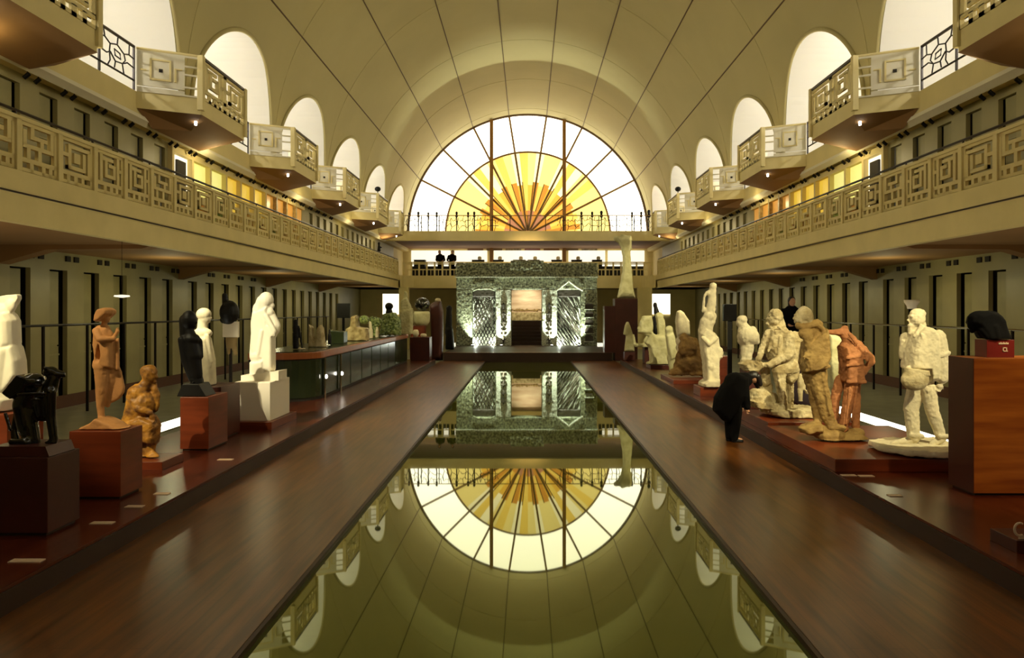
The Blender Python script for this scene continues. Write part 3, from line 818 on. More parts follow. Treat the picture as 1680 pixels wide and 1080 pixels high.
# ---- left side
# pedestal and black crouching sculpture
pedestal(-5.75,-4.84,7.37,7.9,0.22,1.01,'pedestal_dark','dark red pedestal at the lower left under the polished black crouching sculpture')
f = Fig(7.62,0,590,6.35)
r = statue('polished black crouching figure sculpture with bent arm on the front left pedestal', loc=(-5.35,7.62,1.01))
f.E(530,130,78,62,0,0.9).C(585,150,52,650,155,34,0).E(668,175,22,16).E(505,85,26,22,-.05)
f.C(560,200,62,520,310,78).E(350,230,120,92,0,1.2).P([(88,342),(245,150),(360,190),(300,330),(170,402)],0.22,0,True)
f.C(340,300,118,260,480,105,0).C(250,470,112,290,700,105,0).C(420,380,112,440,560,92,0.02).C(300,700,100,330,850,90)
f.C(545,330,58,548,600,50,-.03).C(548,600,50,580,830,44,-.03).C(150,560,40,110,740,34,.05).C(110,740,36,130,850,46,.05)
f.C(180,845,36,330,850,36,-.08).E(560,858,70,24,-.05).C(300,345,18,570,335,18,-.16).C(200,540,20,250,700,20,-.2).E(450,400,60,18,-.12)
f.build('figure','black',r,remesh=0.012,sm=3)
Fig(7.62,0,590,6.35).P([(70,868),(610,868),(650,975),(660,1020),(40,1020)],0.42,0,True).build('base','pedestal_dark',r)
# white angular winged statue cropped by the frame
pedestal(-7.5,-6.62,9.3,10.0,0.0,1.17,'pedestal','red brown pedestal at the far left edge, behind the black crouching sculpture')
f = Fig(9.6,0,460,3.6)
r = statue('white stylised winged statue with folded angular planes at the left edge', loc=(-6.9,9.6,1.17))
f.P([(-90,110),(40,88),(108,82),(113,108),(68,185),(20,215),(-60,215)],0.10,.02,True).E(12,185,60,46,0,1).E(-70,180,55,40)
f.P([(-130,240),(-60,200),(70,190),(98,235),(104,380),(60,420),(-60,420),(-130,380)],0.34)
f.C(20,240,44,20,420,38,-.1).C(-70,250,44,-70,420,38,-.1)
f.P([(15,360),(104,380),(128,470),(134,560),(100,610),(50,665),(15,660)],0.30).P([(-120,360),(0,360),(0,660),(-120,660)],0.30)
f.P([(-120,640),(50,655),(92,700),(66,768),(-120,768)],0.42).C(50,420,30,30,640,22,-.14).C(-30,420,30,-30,640,22,-.14).E(70,150,30,40,-.02)
f.build('figure','white',r,remesh=0.014,sm=2)
mb = Fig(9.6,0,460,3.6); mb.P([(3,330),(10,330),(10,650),(3,650)],0.02,-.172,True); mb.ell(mb.w(6,697,-.215),(0.02,0.012,0.024)); mb.build('slot_shade','darkgap',r)  # dark sheet on the front paints the shade of a gap
# terracotta standing figure with hat
pedestal(-5.52,-4.9,8.8,9.3,0.22,1.04,'pedestal','red brown pedestal under the terracotta statue with a hat')
f = Fig(9.05,0,460,3.6)
r = statue('slender terracotta standing figure in a broad hat, bent arm raised to its chest', loc=(-5.2,9.05,1.04))
f.E(622,222,27,32).face(622,222,26,1).P([(574,242),(580,205),(600,172),(640,160),(668,176),(664,196),(640,214),(606,242)],0.26).E(624,190,44,26,0,1.0,12)
f.C(618,250,15,612,280,22).C(590,300,34,580,380,32).C(620,290,30,640,340,36).P([(562,310),(590,275),(640,280),(672,340),(672,520),(600,520),(612,455),(604,330),(575,460),(556,380)],0.16)
f.C(640,330,34,640,480,34).C(572,400,20,580,460,24).E(572,500,30,40,.02,1).E(600,510,45,42,0,1)
f.C(600,530,44,600,650,32,0).C(596,650,32,592,740,22).C(592,740,22,600,815,20).C(640,530,42,628,640,28,.06).C(628,640,26,620,740,16,.06)
f.P([(640,520),(682,500),(700,545),(720,635),(716,668),(690,705),(640,730),(636,715),(655,650)],0.05,.07)
f.C(590,300,22,622,345,21,-.08,-.12).C(622,345,21,690,345,15,-.12,-.08).C(680,350,14,712,300,11,-.06).hand(708,296,11,-60,-.06)
f.C(690,350,10,688,520,14,.02).C(560,860,30,640,850,34,0).E(600,868,110,26,0,1.4).P([(560,838),(600,805),(640,815),(700,838),(770,880),(450,892),(500,862)],0.34)
f.build('figure','terracotta',r,remesh=0.011,sm=2,disp=0.01,dscale=0.06)
# ochre seated figure
slab(-5.95,-5.2,10.4,11.05,0.22,0.34,'pedestal','low red plinth under the mottled ochre seated statue')
f = Fig(10.7,180,580,5.4)
r = statue('mottled ochre and brown hunched draped figure with a head band on a low plinth', loc=(-5.6,10.7,0.34))
f.E(345,165,76,68).E(350,200,66,60).face(352,195,64,1).C(335,240,46,300,300,60).E(250,360,90,92,0,1.1,20)
f.C(240,380,88,210,560,84,0).E(300,440,100,120,0,1).C(380,290,32,405,400,32,.04).C(405,400,30,395,500,26,.04)
f.C(215,380,38,300,480,34,-.1,-.14).C(300,480,34,395,515,24,-.14,-.1).hand(405,550,30,80,-.08)
f.C(190,600,86,370,590,64).C(385,600,56,370,780,46).C(370,780,46,350,930,46).C(270,620,60,280,920,56,.03).C(200,620,80,200,800,70,.08).C(200,800,70,215,930,60,.08)
f.P([(130,620),(300,560),(430,600),(440,640),(420,800),(260,780),(105,650)],0.30).E(390,915,60,50,-.04).P([(160,940),(455,940),(455,985),(160,985)],0.42)
f.build('figure','ochre',r,remesh=0.013,sm=2,disp=0.03,dscale=0.09)
# black standing half figure and pedestal, white bust behind
pedestal(-5.63,-5.17,11.84,12.6,0.22,1.09,'pedestal','tall narrow red pedestal under the black half figure with long hair')
f = Fig(12.1,220,460,3.6)
r = statue('black bronze half figure with long hair, in front of the cream plaster bust', loc=(-5.4,12.1,1.09))
f.C(302,235,36,300,330,30).E(325,235,44,58,0,1).face(325,240,40,1).E(305,262,34,40).C(318,280,28,330,320,34).E(335,350,56,40,0,1).C(330,350,46,350,450,50).C(345,440,50,365,560,40)
f.C(292,350,20,310,470,20,-.08).C(310,470,20,345,570,16,-.08).C(380,360,18,385,450,18,.04).hand(350,585,13,60,-.09).C(320,420,34,370,600,34,.05)
f.C(360,560,38,372,610,34)
f.build('figure','blackmat',r,remesh=0.013,sm=2)
Fig(12.1,220,460,3.6).P([(318,606),(412,606),(455,688),(285,688)],0.4,0,True).build('base','blackmat',r,bevel=0.01)
pedestal(-6.0,-5.35,12.75,13.6,0.22,1.16,'pedestal_dark','dark red pedestal under the cream plaster bust')
f = Fig(13.1,220,460,3.6)
r = statue('cream plaster long-necked bust in profile, right behind the black half figure', loc=(-5.65,13.1,1.16), name='bust', cat='bust')
f.E(412,200,44,38,0,1).E(418,220,36,42).face(418,215,34,1).C(405,240,28,402,290,30).E(405,312,58,32,0,1.2).C(400,320,46,425,430,42).C(425,420,42,440,520,34).P([(372,330),(440,330),(470,470),(476,624),(400,624)],0.32)
f.C(445,330,14,470,480,12,-.1).E(450,500,24,26,-.1)
f.build('figure','plaster',r,remesh=0.014,sm=2)
# hooded white mother statue on its block
slab(-5.82,-4.87,13.9,15.4,0.22,0.37,'pedestal','low red plinth beneath the tall white hooded statue')
r = root('pedestal', (-5.3,14.6,0.37), 'large white stone block under the tall white hooded statue', 'pedestal')
MB().box(-5.66,-4.95,14.05,15.2,0.37,1.11).build('body','whiteblock',r,bevel=0.01)
f = Fig(14.6,220,460,3.6)
r = statue('tall white stone hooded woman clasping a child, on a large white block', loc=(-5.3,14.6,1.11))
f.C(745,170,48,722,440,44,.03).C(830,270,30,815,320,30,0).E(780,118,44,50,0,1).C(768,130,48,742,240,50).C(742,240,52,735,380,42).E(735,445,52,52,0,1).C(745,330,48,760,460,48).P([(705,180),(800,150),(812,300),(780,480),(700,440),(694,250)],0.30)
f.E(800,150,30,24).face(795,155,26,1).E(800,190,30,30,-.03).C(800,190,28,832,270,34).E(832,285,30,40,0,1).P([(770,240),(850,260),(856,300),(830,330),(830,530),(690,600),(700,470),(770,480)],0.30)
f.C(752,120,14,732,240,16,-.10).C(732,240,16,716,380,16,-.10).C(770,300,12,748,430,12,-.14).C(735,480,22,730,590,22,-.10).C(800,480,18,805,600,18,-.10)
f.C(790,210,16,840,300,14,-.12).hand(838,312,10,90,-.13).P([(690,480),(780,470),(800,620),(690,622)],0.36).C(770,330,34,775,590,40,-.02).C(815,330,22,815,520,22)
f.build('figure','white',r,remesh=0.014,sm=2)
mb = Fig(14.6,220,460,3.6); mb.P([(660,556),(690,556),(690,526+30),(878,530),(878,615),(660,615)],0.5,0,True); mb.build('base','whiteblock',r)

# black domed piece over a white panel near the left stalls
f = Fig(16.0,220,460,3.6)
r = statue('black domed head sculpture above a hanging white panel behind the left counter', loc=(-6.5,16.0,0.0), name='bust', cat='bust')
f.E(563,190,56,72,0,1).E(555,235,50,28).C(535,90,16,540,140,20)
f.build('dome','blackmat',r,remesh=0.02,sm=1)
b = Fig(16.0,220,460,3.6); b.P([(527,244),(618,244),(618,336),(527,336)],0.08,0,True); b.build('white_panel','soft_glow' if False else 'whiteblock',r)
b = Fig(16.0,220,460,3.6); b.P([(540,336),(612,336),(606,400),(545,400)],0.1); b.C(560,400,14,562,430,12); b.C(595,400,14,600,435,12); b.build('figure_below','khaki',r,remesh=0.02)
MB().box(-6.53,-6.47,15.98,16.02,0.0,2.3).build('stand','iron',r)

# ---- counter with ceramics
r = root('display_counter', (-5.9,25.5,0.22), 'long curved display counter with orange wood rim and dark green glass panels', 'counter')
xf, xb_, ya, yb = -5.28, -6.9, 18.0, 32.3
def cplan(inset):
    rr = 0.9-inset; pts = []
    x1 = xf-inset; y1 = ya+inset
    for k in range(9):
        a = -PI/2+PI/2*k/8
        pts.append((x1-rr+rr*math.cos(a), y1+rr+rr*math.sin(a)))
    return [(xb_,y1)]+pts+[(x1,yb),(xb_,yb)]
def pz(pts,z): return [(x,y,z) for x,y in pts]
MB().prism(pz(cplan(0.06),0.22),(0,0,1.05)).build('body','darkgap',r)
MB().prism(pz(cplan(0.0),1.27),(0,0,0.17)).build('rim','rim',r,bevel=0.02)
MB().prism(pz(cplan(0.12),1.44),(0,0,0.02)).build('top','greenpanel',r)
n = 9; span = (yb-ya-1.0)/n
for i in range(n):
    y = ya+0.95+span*i
    o = MB().box(xf-0.06,xf-0.03,y+0.05,y+span-0.05,0.3,1.24).build('green_panel','greenpanel',r)
pts = cplan(0.05)[1:10]
mb = MB()
for (x,y),(x2,y2) in zip(pts[:-1],pts[1:]): mb.obox((x,y,0.3),(x2-x,y2-y,0),(0,0,0.94),(0.01,-0.01,0))
mb.build('curved_panel','greenpanel',r)
for y in (18.95,20.55):
    MB().tube([(xf+0.02,y,0.22),(xf+0.02,y,1.27)],0.03,8).build('chrome_post','chrome',r)
    b = MB(); b.ell((xf+0.06,y,0.78 if y<20 else 0.72),(0.035,0.035,0.05)); b.build('lamp','lamp',r,smooth=True)
# ceramics on it (crop 420,440 x4.909)
def cer(label, cat, d, m, fn, name, zb=1.46, vox=0.02, disp=0.02):
    f = Fig(d,420,440,4.909); fn(f)
    xs = [v[0] for v in f.v]; 
    r = root(name, ((min(xs)+max(xs))/2, d, zb), label, cat)
    f.build('body', m, r, remesh=vox, sm=2, disp=disp, dscale=0.08); return r
cer('slim dark glass flute leaning on the near end of the counter','vase',19.4,'blackmat',lambda f:(f.C(318,430,18,322,670,26),f.C(345,470,8,372,640,8),f.E(330,680,50,16)),'flute_vase')
cer('small white pitcher at the foot of the dark flute vase','pitcher',19.2,'plaster',lambda f:(f.E(365,668,36,24),f.C(385,650,10,405,660,8),f.C(345,650,8,352,640,8)),'pitcher')
cer('beige horned ceramic vessel with two upright points on the counter','ceramic',20.6,'plasterold',lambda f:(f.P([(428,450),(445,470),(455,560),(480,610),(492,560),(500,480),(525,455),(545,480),(552,560),(568,650),(500,676),(425,680)],0.3),f.E(495,640,60,40)),'horned_vessel')
cer('square green translucent glass box vessel on the counter','vessel',22.6,'greenpanel',lambda f:(f.P([(614,500),(722,510),(722,636),(614,655)],0.5,0,True),),'glass_box',disp=0.0)
cer('dark narrow bottle between the horned vessel and the green glass box','bottle',21.8,'blackmat',lambda f:(f.C(592,540,14,594,640,16),f.C(592,500,6,592,540,10)),'bottle')
cer('lumpy beige stoneware mass with a tall left corner on the counter','ceramic',24.8,'beige',lambda f:(f.P([(728,490),(765,470),(772,390),(815,378),(828,474),(905,484),(912,590),(728,625)],0.6),f.E(850,556,60,58)),'stoneware_block')
cer('round dark green bowl standing on the beige stoneware mass','bowl',24.9,'leaf',lambda f:(f.E(872,418,42,38,0,1),f.C(872,440,26,872,456,20)),'bowl',zb=2.02,disp=0)
cer('pale blue white bottle with a bent neck on the counter','bottle',26.5,'plaster',lambda f:(f.C(925,500,16,925,580,18),f.C(918,440,12,925,490,12),f.C(905,430,8,918,440,10)),'bottle')
cer('shorter pale bottle beside the bent neck bottle','bottle',27.2,'plaster',lambda f:(f.C(974,500,12,974,575,14),f.C(974,480,8,974,500,8)),'bottle')
cer('dark green leafy ceramic cluster behind the pale bottles','ceramic',27.6,'leaf',lambda f:(f.E(960,440,50,45),f.E(930,420,26,28),f.E(990,430,28,30),f.C(960,450,30,955,560,30)),'leaf_cluster',disp=0.12)
cer('large glazed green foliage sculpture draped over a mound on the counter','ceramic',29.0,'leaf',lambda f:(f.P([(1000,560),(1015,430),(1050,370),(1120,360),(1160,420),(1165,545)],0.8),f.E(1080,440,60,70,0,1),f.E(1040,420,30,50)),'foliage_ceramic',disp=0.14)
cer('dark round head sculpture rising behind the green foliage ceramic','bust',29.8,'blackmat',lambda f:(f.E(1072,308,34,30,0,1),f.C(1070,320,20,1075,380,34),f.C(1075,380,30,1080,545,30)),'bust')
cer('tall pale rectangular stone figure at the far end of the counter','statue',31.4,'greenplaster',lambda f:(f.P([(1158,345),(1200,330),(1262,325),(1262,560),(1165,555)],0.6),f.C(1205,200,14,1205,250,14),f.P([(1170,260),(1215,235),(1245,300),(1255,345),(1165,350)],0.4),f.C(1235,320,12,1268,350,8)),'stone_figure',disp=0.05)
cer('small pale glass jar in front of the beige stoneware mass','jar',23.6,'greenplaster',lambda f:(f.C(618,560,9,620,640,12),f.C(612,500,4,617,560,6)),'jar')

# black screens by the stall walls
for sd,(x0,x1,yt,yb2),d in ((-1,(553,574,498,522),30.0),(1,(1186.5,1208,499,527),17.5)):
    xa,xb2 = (x0-VX)*d/F,(x1-VX)*d/F; za,zb2 = H+(VY-yb2)*d/F, H+(VY-yt)*d/F
    r = root('screen', ((xa+xb2)/2,d,0), 'black square screen on a post beyond the %s' % ('counter ceramics' if sd<0 else 'tall white statue with a raised child'), 'screen')
    MB().box(xa,xb2,d-0.05,d+0.03,za,zb2).build('panel','screen',r,bevel=0.01)
    MB().box(xa-0.0,xb2,d+0.03,d+0.06,za,zb2).build('back','iron',r)
    MB().box((xa+xb2)/2-0.05,(xa+xb2)/2+0.05,d-0.02,d+0.03,0.0 if sd<0 else 0.0,za).build('post','blackmat',r)
# end of the counter
pedestal(-5.32,-4.44,33.0,33.8,0.22,1.27,'pedestal_dark','dark red square pedestal just beyond the far end of the counter')
for i,(x,w,h) in enumerate(((-5.1,0.28,0.34),(-4.75,0.3,0.16))):
    tag(MB().lathe(x,33.3,[(w*.3,1.27),(w*.5,1.27+h*.4),(w*.45,1.27+h*.8),(w*.3,1.27+h)],14).build('white_pot','plaster',smooth=True),('taller white pot on the dark red pedestal beyond the counter','shorter wide white dish on the dark red pedestal beyond the counter')[i],'pot')
pedestal(-5.6,-4.95,35.0,35.6,0.0,1.75,'pedestal','slim dark red column under the celadon planter jar')
r = root('planter_jar', (-5.12,35.3,1.75), 'round celadon jar on a slim red column, left of the stoneware portal', 'jar')
MB().lathe(-5.12,35.3,[(0.26,1.75),(0.38,1.95),(0.4,2.3),(0.38,2.42),(0.33,2.44)],20).build('body','greenplaster',r,smooth=True)
mb = MB(); mb.ell((-5.1,35.3,2.78),(0.36,0.34,0.34)); mb.build('dark_ball','black',r,remesh=0.04,disp=0.1,dscale=0.15)
r = statue('tall dark lacquered standing sculpture with a pale top, left of the portal', loc=(-4.45,36.6,0.0))
f = Fig(36.6,420,440,4.909); f.P([(1400,300),(1440,280),(1490,262),(1510,350),(1505,742),(1415,742)],0.7); f.E(1450,320,50,50)
f.build('body','pedestal_dark',r,remesh=0.05,sm=2)
f = Fig(36.6,420,440,4.909); f.E(1465,258,26,18); f.build('pale_top','plaster',r,remesh=0.04)
r = statue('small dark figure sculpture standing close to the portal left edge', loc=(-3.95,39,0.4))
f = Fig(39,420,440,4.909); f.C(1555,330,22,1550,520,30); f.E(1556,325,26,26); f.P([(1530,480),(1585,480),(1600,660),(1525,660)],0.5)
f.build('body','blackmat',r,remesh=0.05)

# ---- portal
YP = 43.0
def pw(px): return (px-VX)*YP/F
def pzv(py): return H+(VY-py)*YP/F
XL = pw(748.6); XRt = pw(979.8); ZB = 0.40; ZT2 = pzv(432)
r = root('portal', (0,YP,ZB), 'monumental carved greenish stoneware portal lit from below at the head of the pool', 'portal')
def rough(mb, nm, m, par=None, vox=0.05, disp=0.08, ds=0.12):
    return mb.build(nm, m, par or r, remesh=vox, sm=0, disp=disp, dscale=ds)
zl = pzv(475.5)
rough(MB().box(XL,XRt,YP,YP+0.9,zl,pzv(455)),'lintel','portal',disp=0.05,ds=0.2)
rough(MB().box(XL-0.03,XRt+0.03,YP-0.08,YP+0.9,pzv(455),ZT2),'carved_frieze','portal',disp=0.16,ds=0.12)
rough(MB().box(pw(838),pw(892),YP-0.12,YP+0.5,pzv(445),pzv(428)),'crest','portal',disp=0.14)
MB().box(XL-0.06,XRt+0.06,YP-0.14,YP,pzv(456),pzv(454)).build('cornice','portal2',r)
for a,b,m in ((748.6,775,'portal'),(813,838.5,'portal2'),(889,914,'portal2'),(953,979.8,'portal')):
    rough(MB().box(pw(a),pw(b),YP,YP+0.9,ZB,zl),'pillar',m,disp=0.07,ds=0.15)
# relief figures on pillars
for px in (826,901):
    for k in range(5):
        mb = MB(); z = ZB+0.35+0.5*k; mb.ell((pw(px),YP-0.06,z+0.12),(0.06,0.05,0.08)); mb.cap((pw(px),YP-0.06,z+0.06),(pw(px),YP-0.06,z-0.12),0.08,0.05); mb.cap((pw(px)-0.12,YP-0.06,z+0.02),(pw(px)+0.12,YP-0.06,z+0.02),0.03,0.03); mb.cap((pw(px),YP-0.06,z-0.12),(pw(px),YP-0.06,z-0.19),0.03,0.03); mb.box(pw(px)-0.16,pw(px)+0.16,YP-0.09,YP+0.02,z-0.2,z-0.17)
        mb.build('relief_figure','mesh',r,smooth=False)
# niches column at right, their hollow shade painted as dark arched plates
for k in range(5):
    z0 = ZB+0.28+0.47*k; x0,x1 = pw(960),pw(973)
    pts = [(x0,z0),(x1,z0)]+[((x0+x1)/2+(x1-x0)/2*math.cos(PI*j/8), z0+0.22+0.12*math.sin(PI*j/8)) for j in range(9)]
    MB().prism([(x,YP-0.1,z) for x,z in pts],(0,0.05,0)).build('niche_shade','mesh',r)
    MB().box(x0-0.05,x1+0.05,YP-0.14,YP,z0-0.05,z0-0.01).build('ledge','portal2',r)
# lattice screens
for (a,b,slant) in ((775,813,1),(914,953,0)):
    MB().box(pw(a),pw(b),YP+0.55,YP+0.62,ZB,zl).build('screen_back','portal2',r)
    mb = MB(); W = pw(b)-pw(a); Hh = zl-ZB-0.35; rnd = random.Random(a)
    def cl(x,z): return (min(max(x,pw(a)),pw(b)), YP+0.3+rnd.uniform(-.05,.05), min(max(z,ZB),zl-0.1))
    for i in range(-9,9):
        x0 = pw(a)+W*i/7.0
        for sg in ((1,-1) if slant else (-1,-1.6)):
            pth = []
            for k in range(13):
                z = ZB+Hh*k/12*1.0; x = x0+sg*Hh*0.5*k/12+(W if sg<0 else 0)
                if pw(a)-0.01 <= x <= pw(b)+0.01: pth.append(cl(x+rnd.uniform(-.03,.03),z+0.02))
            if len(pth) > 1: mb.tube(pth,0.03,5)
    mb.build('lattice','mesh',r)
    rough(MB().box(pw(a),pw(b),YP+0.2,YP+0.5,zl-0.42,zl),'dark_canopy','mesh',disp=0.06)
# little gable
xm = (pw(912)+pw(954))/2
mb = MB(); mb.tube([(pw(912),YP-0.12,pzv(477)),(pw(922),YP-0.12,pzv(470)),(xm,YP-0.14,pzv(461.5)),(pw(944),YP-0.12,pzv(470)),(pw(956),YP-0.12,pzv(477))],0.07,7); mb.build('gable','portal2',r)
mb = MB(); mb.tube([(pw(776),YP-0.1,pzv(477)),(pw(784),YP-0.1,pzv(474)),(pw(805),YP-0.1,pzv(474)),(pw(813),YP-0.1,pzv(477))],0.06,7); mb.build('arch_moulding','portal',r)
# steps inside the doorway
for k in range(7):
    tag(MB().box(pw(839.5),pw(888),YP+1.0+0.5*k,YP+1.5+0.5*k,ZB,ZB+0.2*(k+1)).build('step','riser',None),'dark step rising behind the portal doorway','step','steps behind the portal doorway')
r2 = root('landscape_painting', (0,49.5,1.9), 'wide bright landscape picture lit beyond the portal doorway', 'painting')
MB().box(-2.3,2.0,49.5,49.55,1.8,4.0).build('canvas',mat('painting_canvas',(236,214,170),0.6,rgb2=(196,160,116),scale=0.9,stretch=(0.6,1,3)),r2)
MB().box(-2.3,2.0,49.46,49.5,1.8,2.35).build('lower_band','beige',r2); MB().box(-2.3,2.0,49.5,49.55,0.4,1.8).build('stand_board','darkgap',r2)
mb = MB(); rnd = random.Random(9)
for i in range(26): mb.ell((-2.2+0.165*i,49.47,2.5+rnd.uniform(-.03,.05)),(0.1,0.03,rnd.uniform(.04,.1)))
mb.build('tree_line','olive',r2)
for i,px in enumerate((776,823,905,949)):
    x = pw(px); r3 = root('uplight', (x,YP-0.45,0.40), 'small bright floor uplight at the foot of the portal, %s' % ('first from left','second from left','third from left','rightmost')[i], 'floor lamp', 'uplights at the portal foot')
    MB().lathe(x,YP-0.5,[(0.09,0.40),(0.1,0.46),(0.08,0.47)],12).build('body','iron',r3)
    MB().lathe(x,YP-0.5,[(0.065,0.47),(0.06,0.478)],12).build('lens','lamp',r3)
for i,(a,b) in enumerate(((731,748),(980,1002))):
    d = 42.0; xa,xb2 = (a-VX)*d/F+0.03,(b-VX)*d/F-0.06
    r3 = root('light_box', ((xa+xb2)/2,d,0.4), ('bright glass light box on the podium left of the portal','bright glass light box on the podium right of the portal')[i], 'light box')
    MB().box(xa,xb2,d,d+0.4,0.4,0.62).build('glass','soft_glow',r3); MB().box(xa-0.02,xb2+0.02,d-0.02,d+0.42,0.62,0.65).build('frame','iron',r3)
# bright doorways in the end wall
for i,(xa,xb2) in enumerate(((-10.3,-9.0),(8.8,10.1))):
    S(MB().box(*((-8.2,-7.6) if i == 0 else (7.0,7.9)),46.5,47.0,0,3.95).build('column_end_%d' % (i+1),'cream'))
    o = sroot('window_%d' % (i+3), ((xa+xb2)/2,51.95,2.2))
    MB().box(xa,xb2,51.9,51.97,2.2,3.65).build('pane','glow',o)
    mb = MB(); mb.box(xa-0.1,xa,51.85,51.98,2.1,3.75); mb.box(xb2,xb2+0.1,51.85,51.98,2.1,3.75); mb.box(xa,xb2,51.85,51.98,3.65,3.75); mb.build('window_frame','cream',o)

# ---- right side
r = root('pedestal', (4.8,36.2,0.0), 'tall dark red pedestal right of the portal, under the huge white flared vase', 'pedestal', 'red wooden pedestals')
d = 36.0
MB().box((1009-VX)*d/F,(1046-VX)*d/F,36.0,37.0,0.0,3.07).build('body','pedestal_dark',r,bevel=0.01)
MB().box((992-VX)*d/F,(1009-VX)*d/F,36.0,36.8,0.4,2.7).build('side_block','pedestal_dark',r)
r = statue('huge pale flared vase sculpture with a bird-like top, on the tall dark red pedestal', loc=(4.85,36.5,3.07), name='vase_sculpture', cat='sculpture')
f = Fig(36.5,980,330,4.909)
f.P([(160,790),(180,700),(205,560),(210,470),(205,420),(190,360),(145,290),(200,280),(262,280),(270,300),(262,400),(265,470),(275,560),(285,700),(305,790)],0.9)
f.C(150,300,22,215,330,40).C(262,290,16,250,380,30).C(205,280,18,225,300,22)
f.build('body','greenplaster',r,remesh=0.05,sm=4,disp=0.06)

f = Fig(33,980,440,4.909)
pedestal((1024-VX)*33/F,(1041-VX)*33/F,32.8,33.3,0.22,0.62,'pedestal_dark','low dark pedestal under the small white cone figure')
r = statue('small white cone shaped figure right of the tall dark red pedestal', loc=((1032-VX)*33/F,33,0.62))
f.P([(240,432),(262,460),(285,530),(300,672),(217,672),(232,540),(208,535),(222,460)],0.4); f.E(243,450,16,20); f.build('figure','greenplaster',r,remesh=0.03)
pedestal(4.95,5.62,31.0,31.6,0.22,0.92,'pedestal_dark','square dark red pedestal under the small white arching form')
f = Fig(31.0,980,440,4.909)
r = statue('white arching seated form with a bowl shape on the square dark red pedestal', loc=(5.2,31.0,0.93))
f.C(300,610,14,340,625,14,0).C(340,625,16,420,610,16).C(300,600,12,290,540,10).C(385,590,16,420,540,20); f.P([(300,612),(430,612),(430,640),(300,640)],0.5)
f.build('figure','greenplaster',r,remesh=0.03)
slab(4.75,6.0,28.3,29.4,0.22,0.36,'pedestal_dark','dark plinth beneath the draped white statue group with an open arm')
f = Fig(28.8,980,440,4.909)
r = statue('pale draped block statue with an outstretched wing-like arm and a high shoulder', loc=(5.1,28.8,0.36))
f.P([(440,520),(470,540),(560,540),(578,600),(578,800),(430,800),(392,790),(395,765),(425,765),(415,640),(380,600)],0.7)
f.P([(375,385),(440,380),(450,470),(440,530),(325,522),(345,440)],0.3); f.C(330,490,12,372,400,14); f.C(340,515,14,430,530,24)
f.P([(470,370),(520,375),(545,430),(552,560),(525,608),(490,560),(480,470)],0.35); f.E(500,385,34,30); f.P([(330,250),(450,240),(450,380),(330,380)],0.1,.4) if False else None
f.build('figure','greenplaster',r,remesh=0.03,sm=2,disp=0.05)
tg = Fig(29.6,980,440,4.909); tg.E(465,300,18,26); tg.C(468,310,16,478,360,24); tg.C(465,400,18,468,520,18); tg.C(468,520,16,468,786,20)
tag(tg.build('bust','blackmat',None,remesh=0.03),'slim dark figure standing behind the draped white block statue','bust')
f = Fig(27.3,980,440,4.909)
r = statue('leaning white figure with a long skirt, between the draped block and the brown rocky group', loc=(5.8,27.3,0.22))
f.E(580,500,32,36,0,1).C(575,500,32,600,600,36).P([(548,540),(610,520),(640,600),(668,715),(585,745),(560,640)],0.4).C(600,720,40,610,850,30)
f.build('figure','greenplaster',r,remesh=0.03,sm=2,disp=0.03)
f = Fig(25.8,980,440,4.909)
r = statue('white hooded statue with a shell shaped back rising above the brown rocky group', loc=(5.6,25.8,0.22))
f.P([(640,350),(665,336),(700,365),(740,430),(745,540),(640,545),(628,430)],0.4).E(670,400,36,50).E(665,590,36,44).C(650,640,22,680,700,18).C(690,560,50,700,800,50).P([(650,780),(745,780),(750,868),(645,868)],0.5)
f.build('figure','plaster',r,remesh=0.03,sm=2,disp=0.03)
slab(4.5,6.4,22.6,24.8,0.22,0.34,'pedestal','low wide red plinth beneath the brown rocky group')
f = Fig(23.6,980,440,4.909)
r = statue('rough brown group of reclining bodies piled like rocks, left of the tall white statue', loc=(5.4,23.6,0.34))
f.E(730,640,85,90).E(690,560,34,36,0,1).E(740,780,120,80).E(690,830,110,50).E(790,850,80,70).C(600,860,26,720,880,40).C(780,600,40,810,760,50).C(660,700,26,640,790,30)
f.build('bodies','rock',r,remesh=0.03,sm=1,disp=0.16,dscale=0.2)
# tall white statue with raised child
slab(4.55,5.5,19.3,20.1,0.22,0.46,'pedestal','red plinth beneath the tall white statue holding up a child')
f = Fig(19.6,980,440,4.909)
r = statue('tall narrow white statue lifting a small child above its head', loc=(4.8,19.6,0.46))
f.E(932,148,30,32,0,1).E(905,200,30,24).C(930,160,28,920,290,36).C(878,195,10,862,235,10).C(860,240,10,852,345,12).C(852,345,14,900,330,20)
f.C(915,300,36,905,370,38).E(895,395,46,50,0,1).C(880,440,58,870,520,60).C(870,520,58,900,600,62).C(930,350,16,948,330,10).C(940,380,20,930,430,24)
f.P([(815,520),(860,480),(940,520),(968,560),(980,630),(1002,650),(1000,720),(975,740),(975,950),(862,950),(850,760),(830,640)],0.55)
f.E(990,680,22,40,-.05).C(830,560,16,880,610,16,-.3).C(880,610,16,940,560,14,-.3).E(905,790,34,40,-.22).P([(828,925),(870,895),(975,895),(975,955),(825,955)],0.8)
f.C(900,620,50,910,890,50,-.05)
f.build('figure','plaster',r,remesh=0.018,sm=2,disp=0.03,dscale=0.1)
pedestal((1178-VX)*20.6/F,(1198-VX)*20.6/F,20.6,21.2,0.22,1.2,'pedestal','brown red pedestal block behind the tall white statue lifting a child')
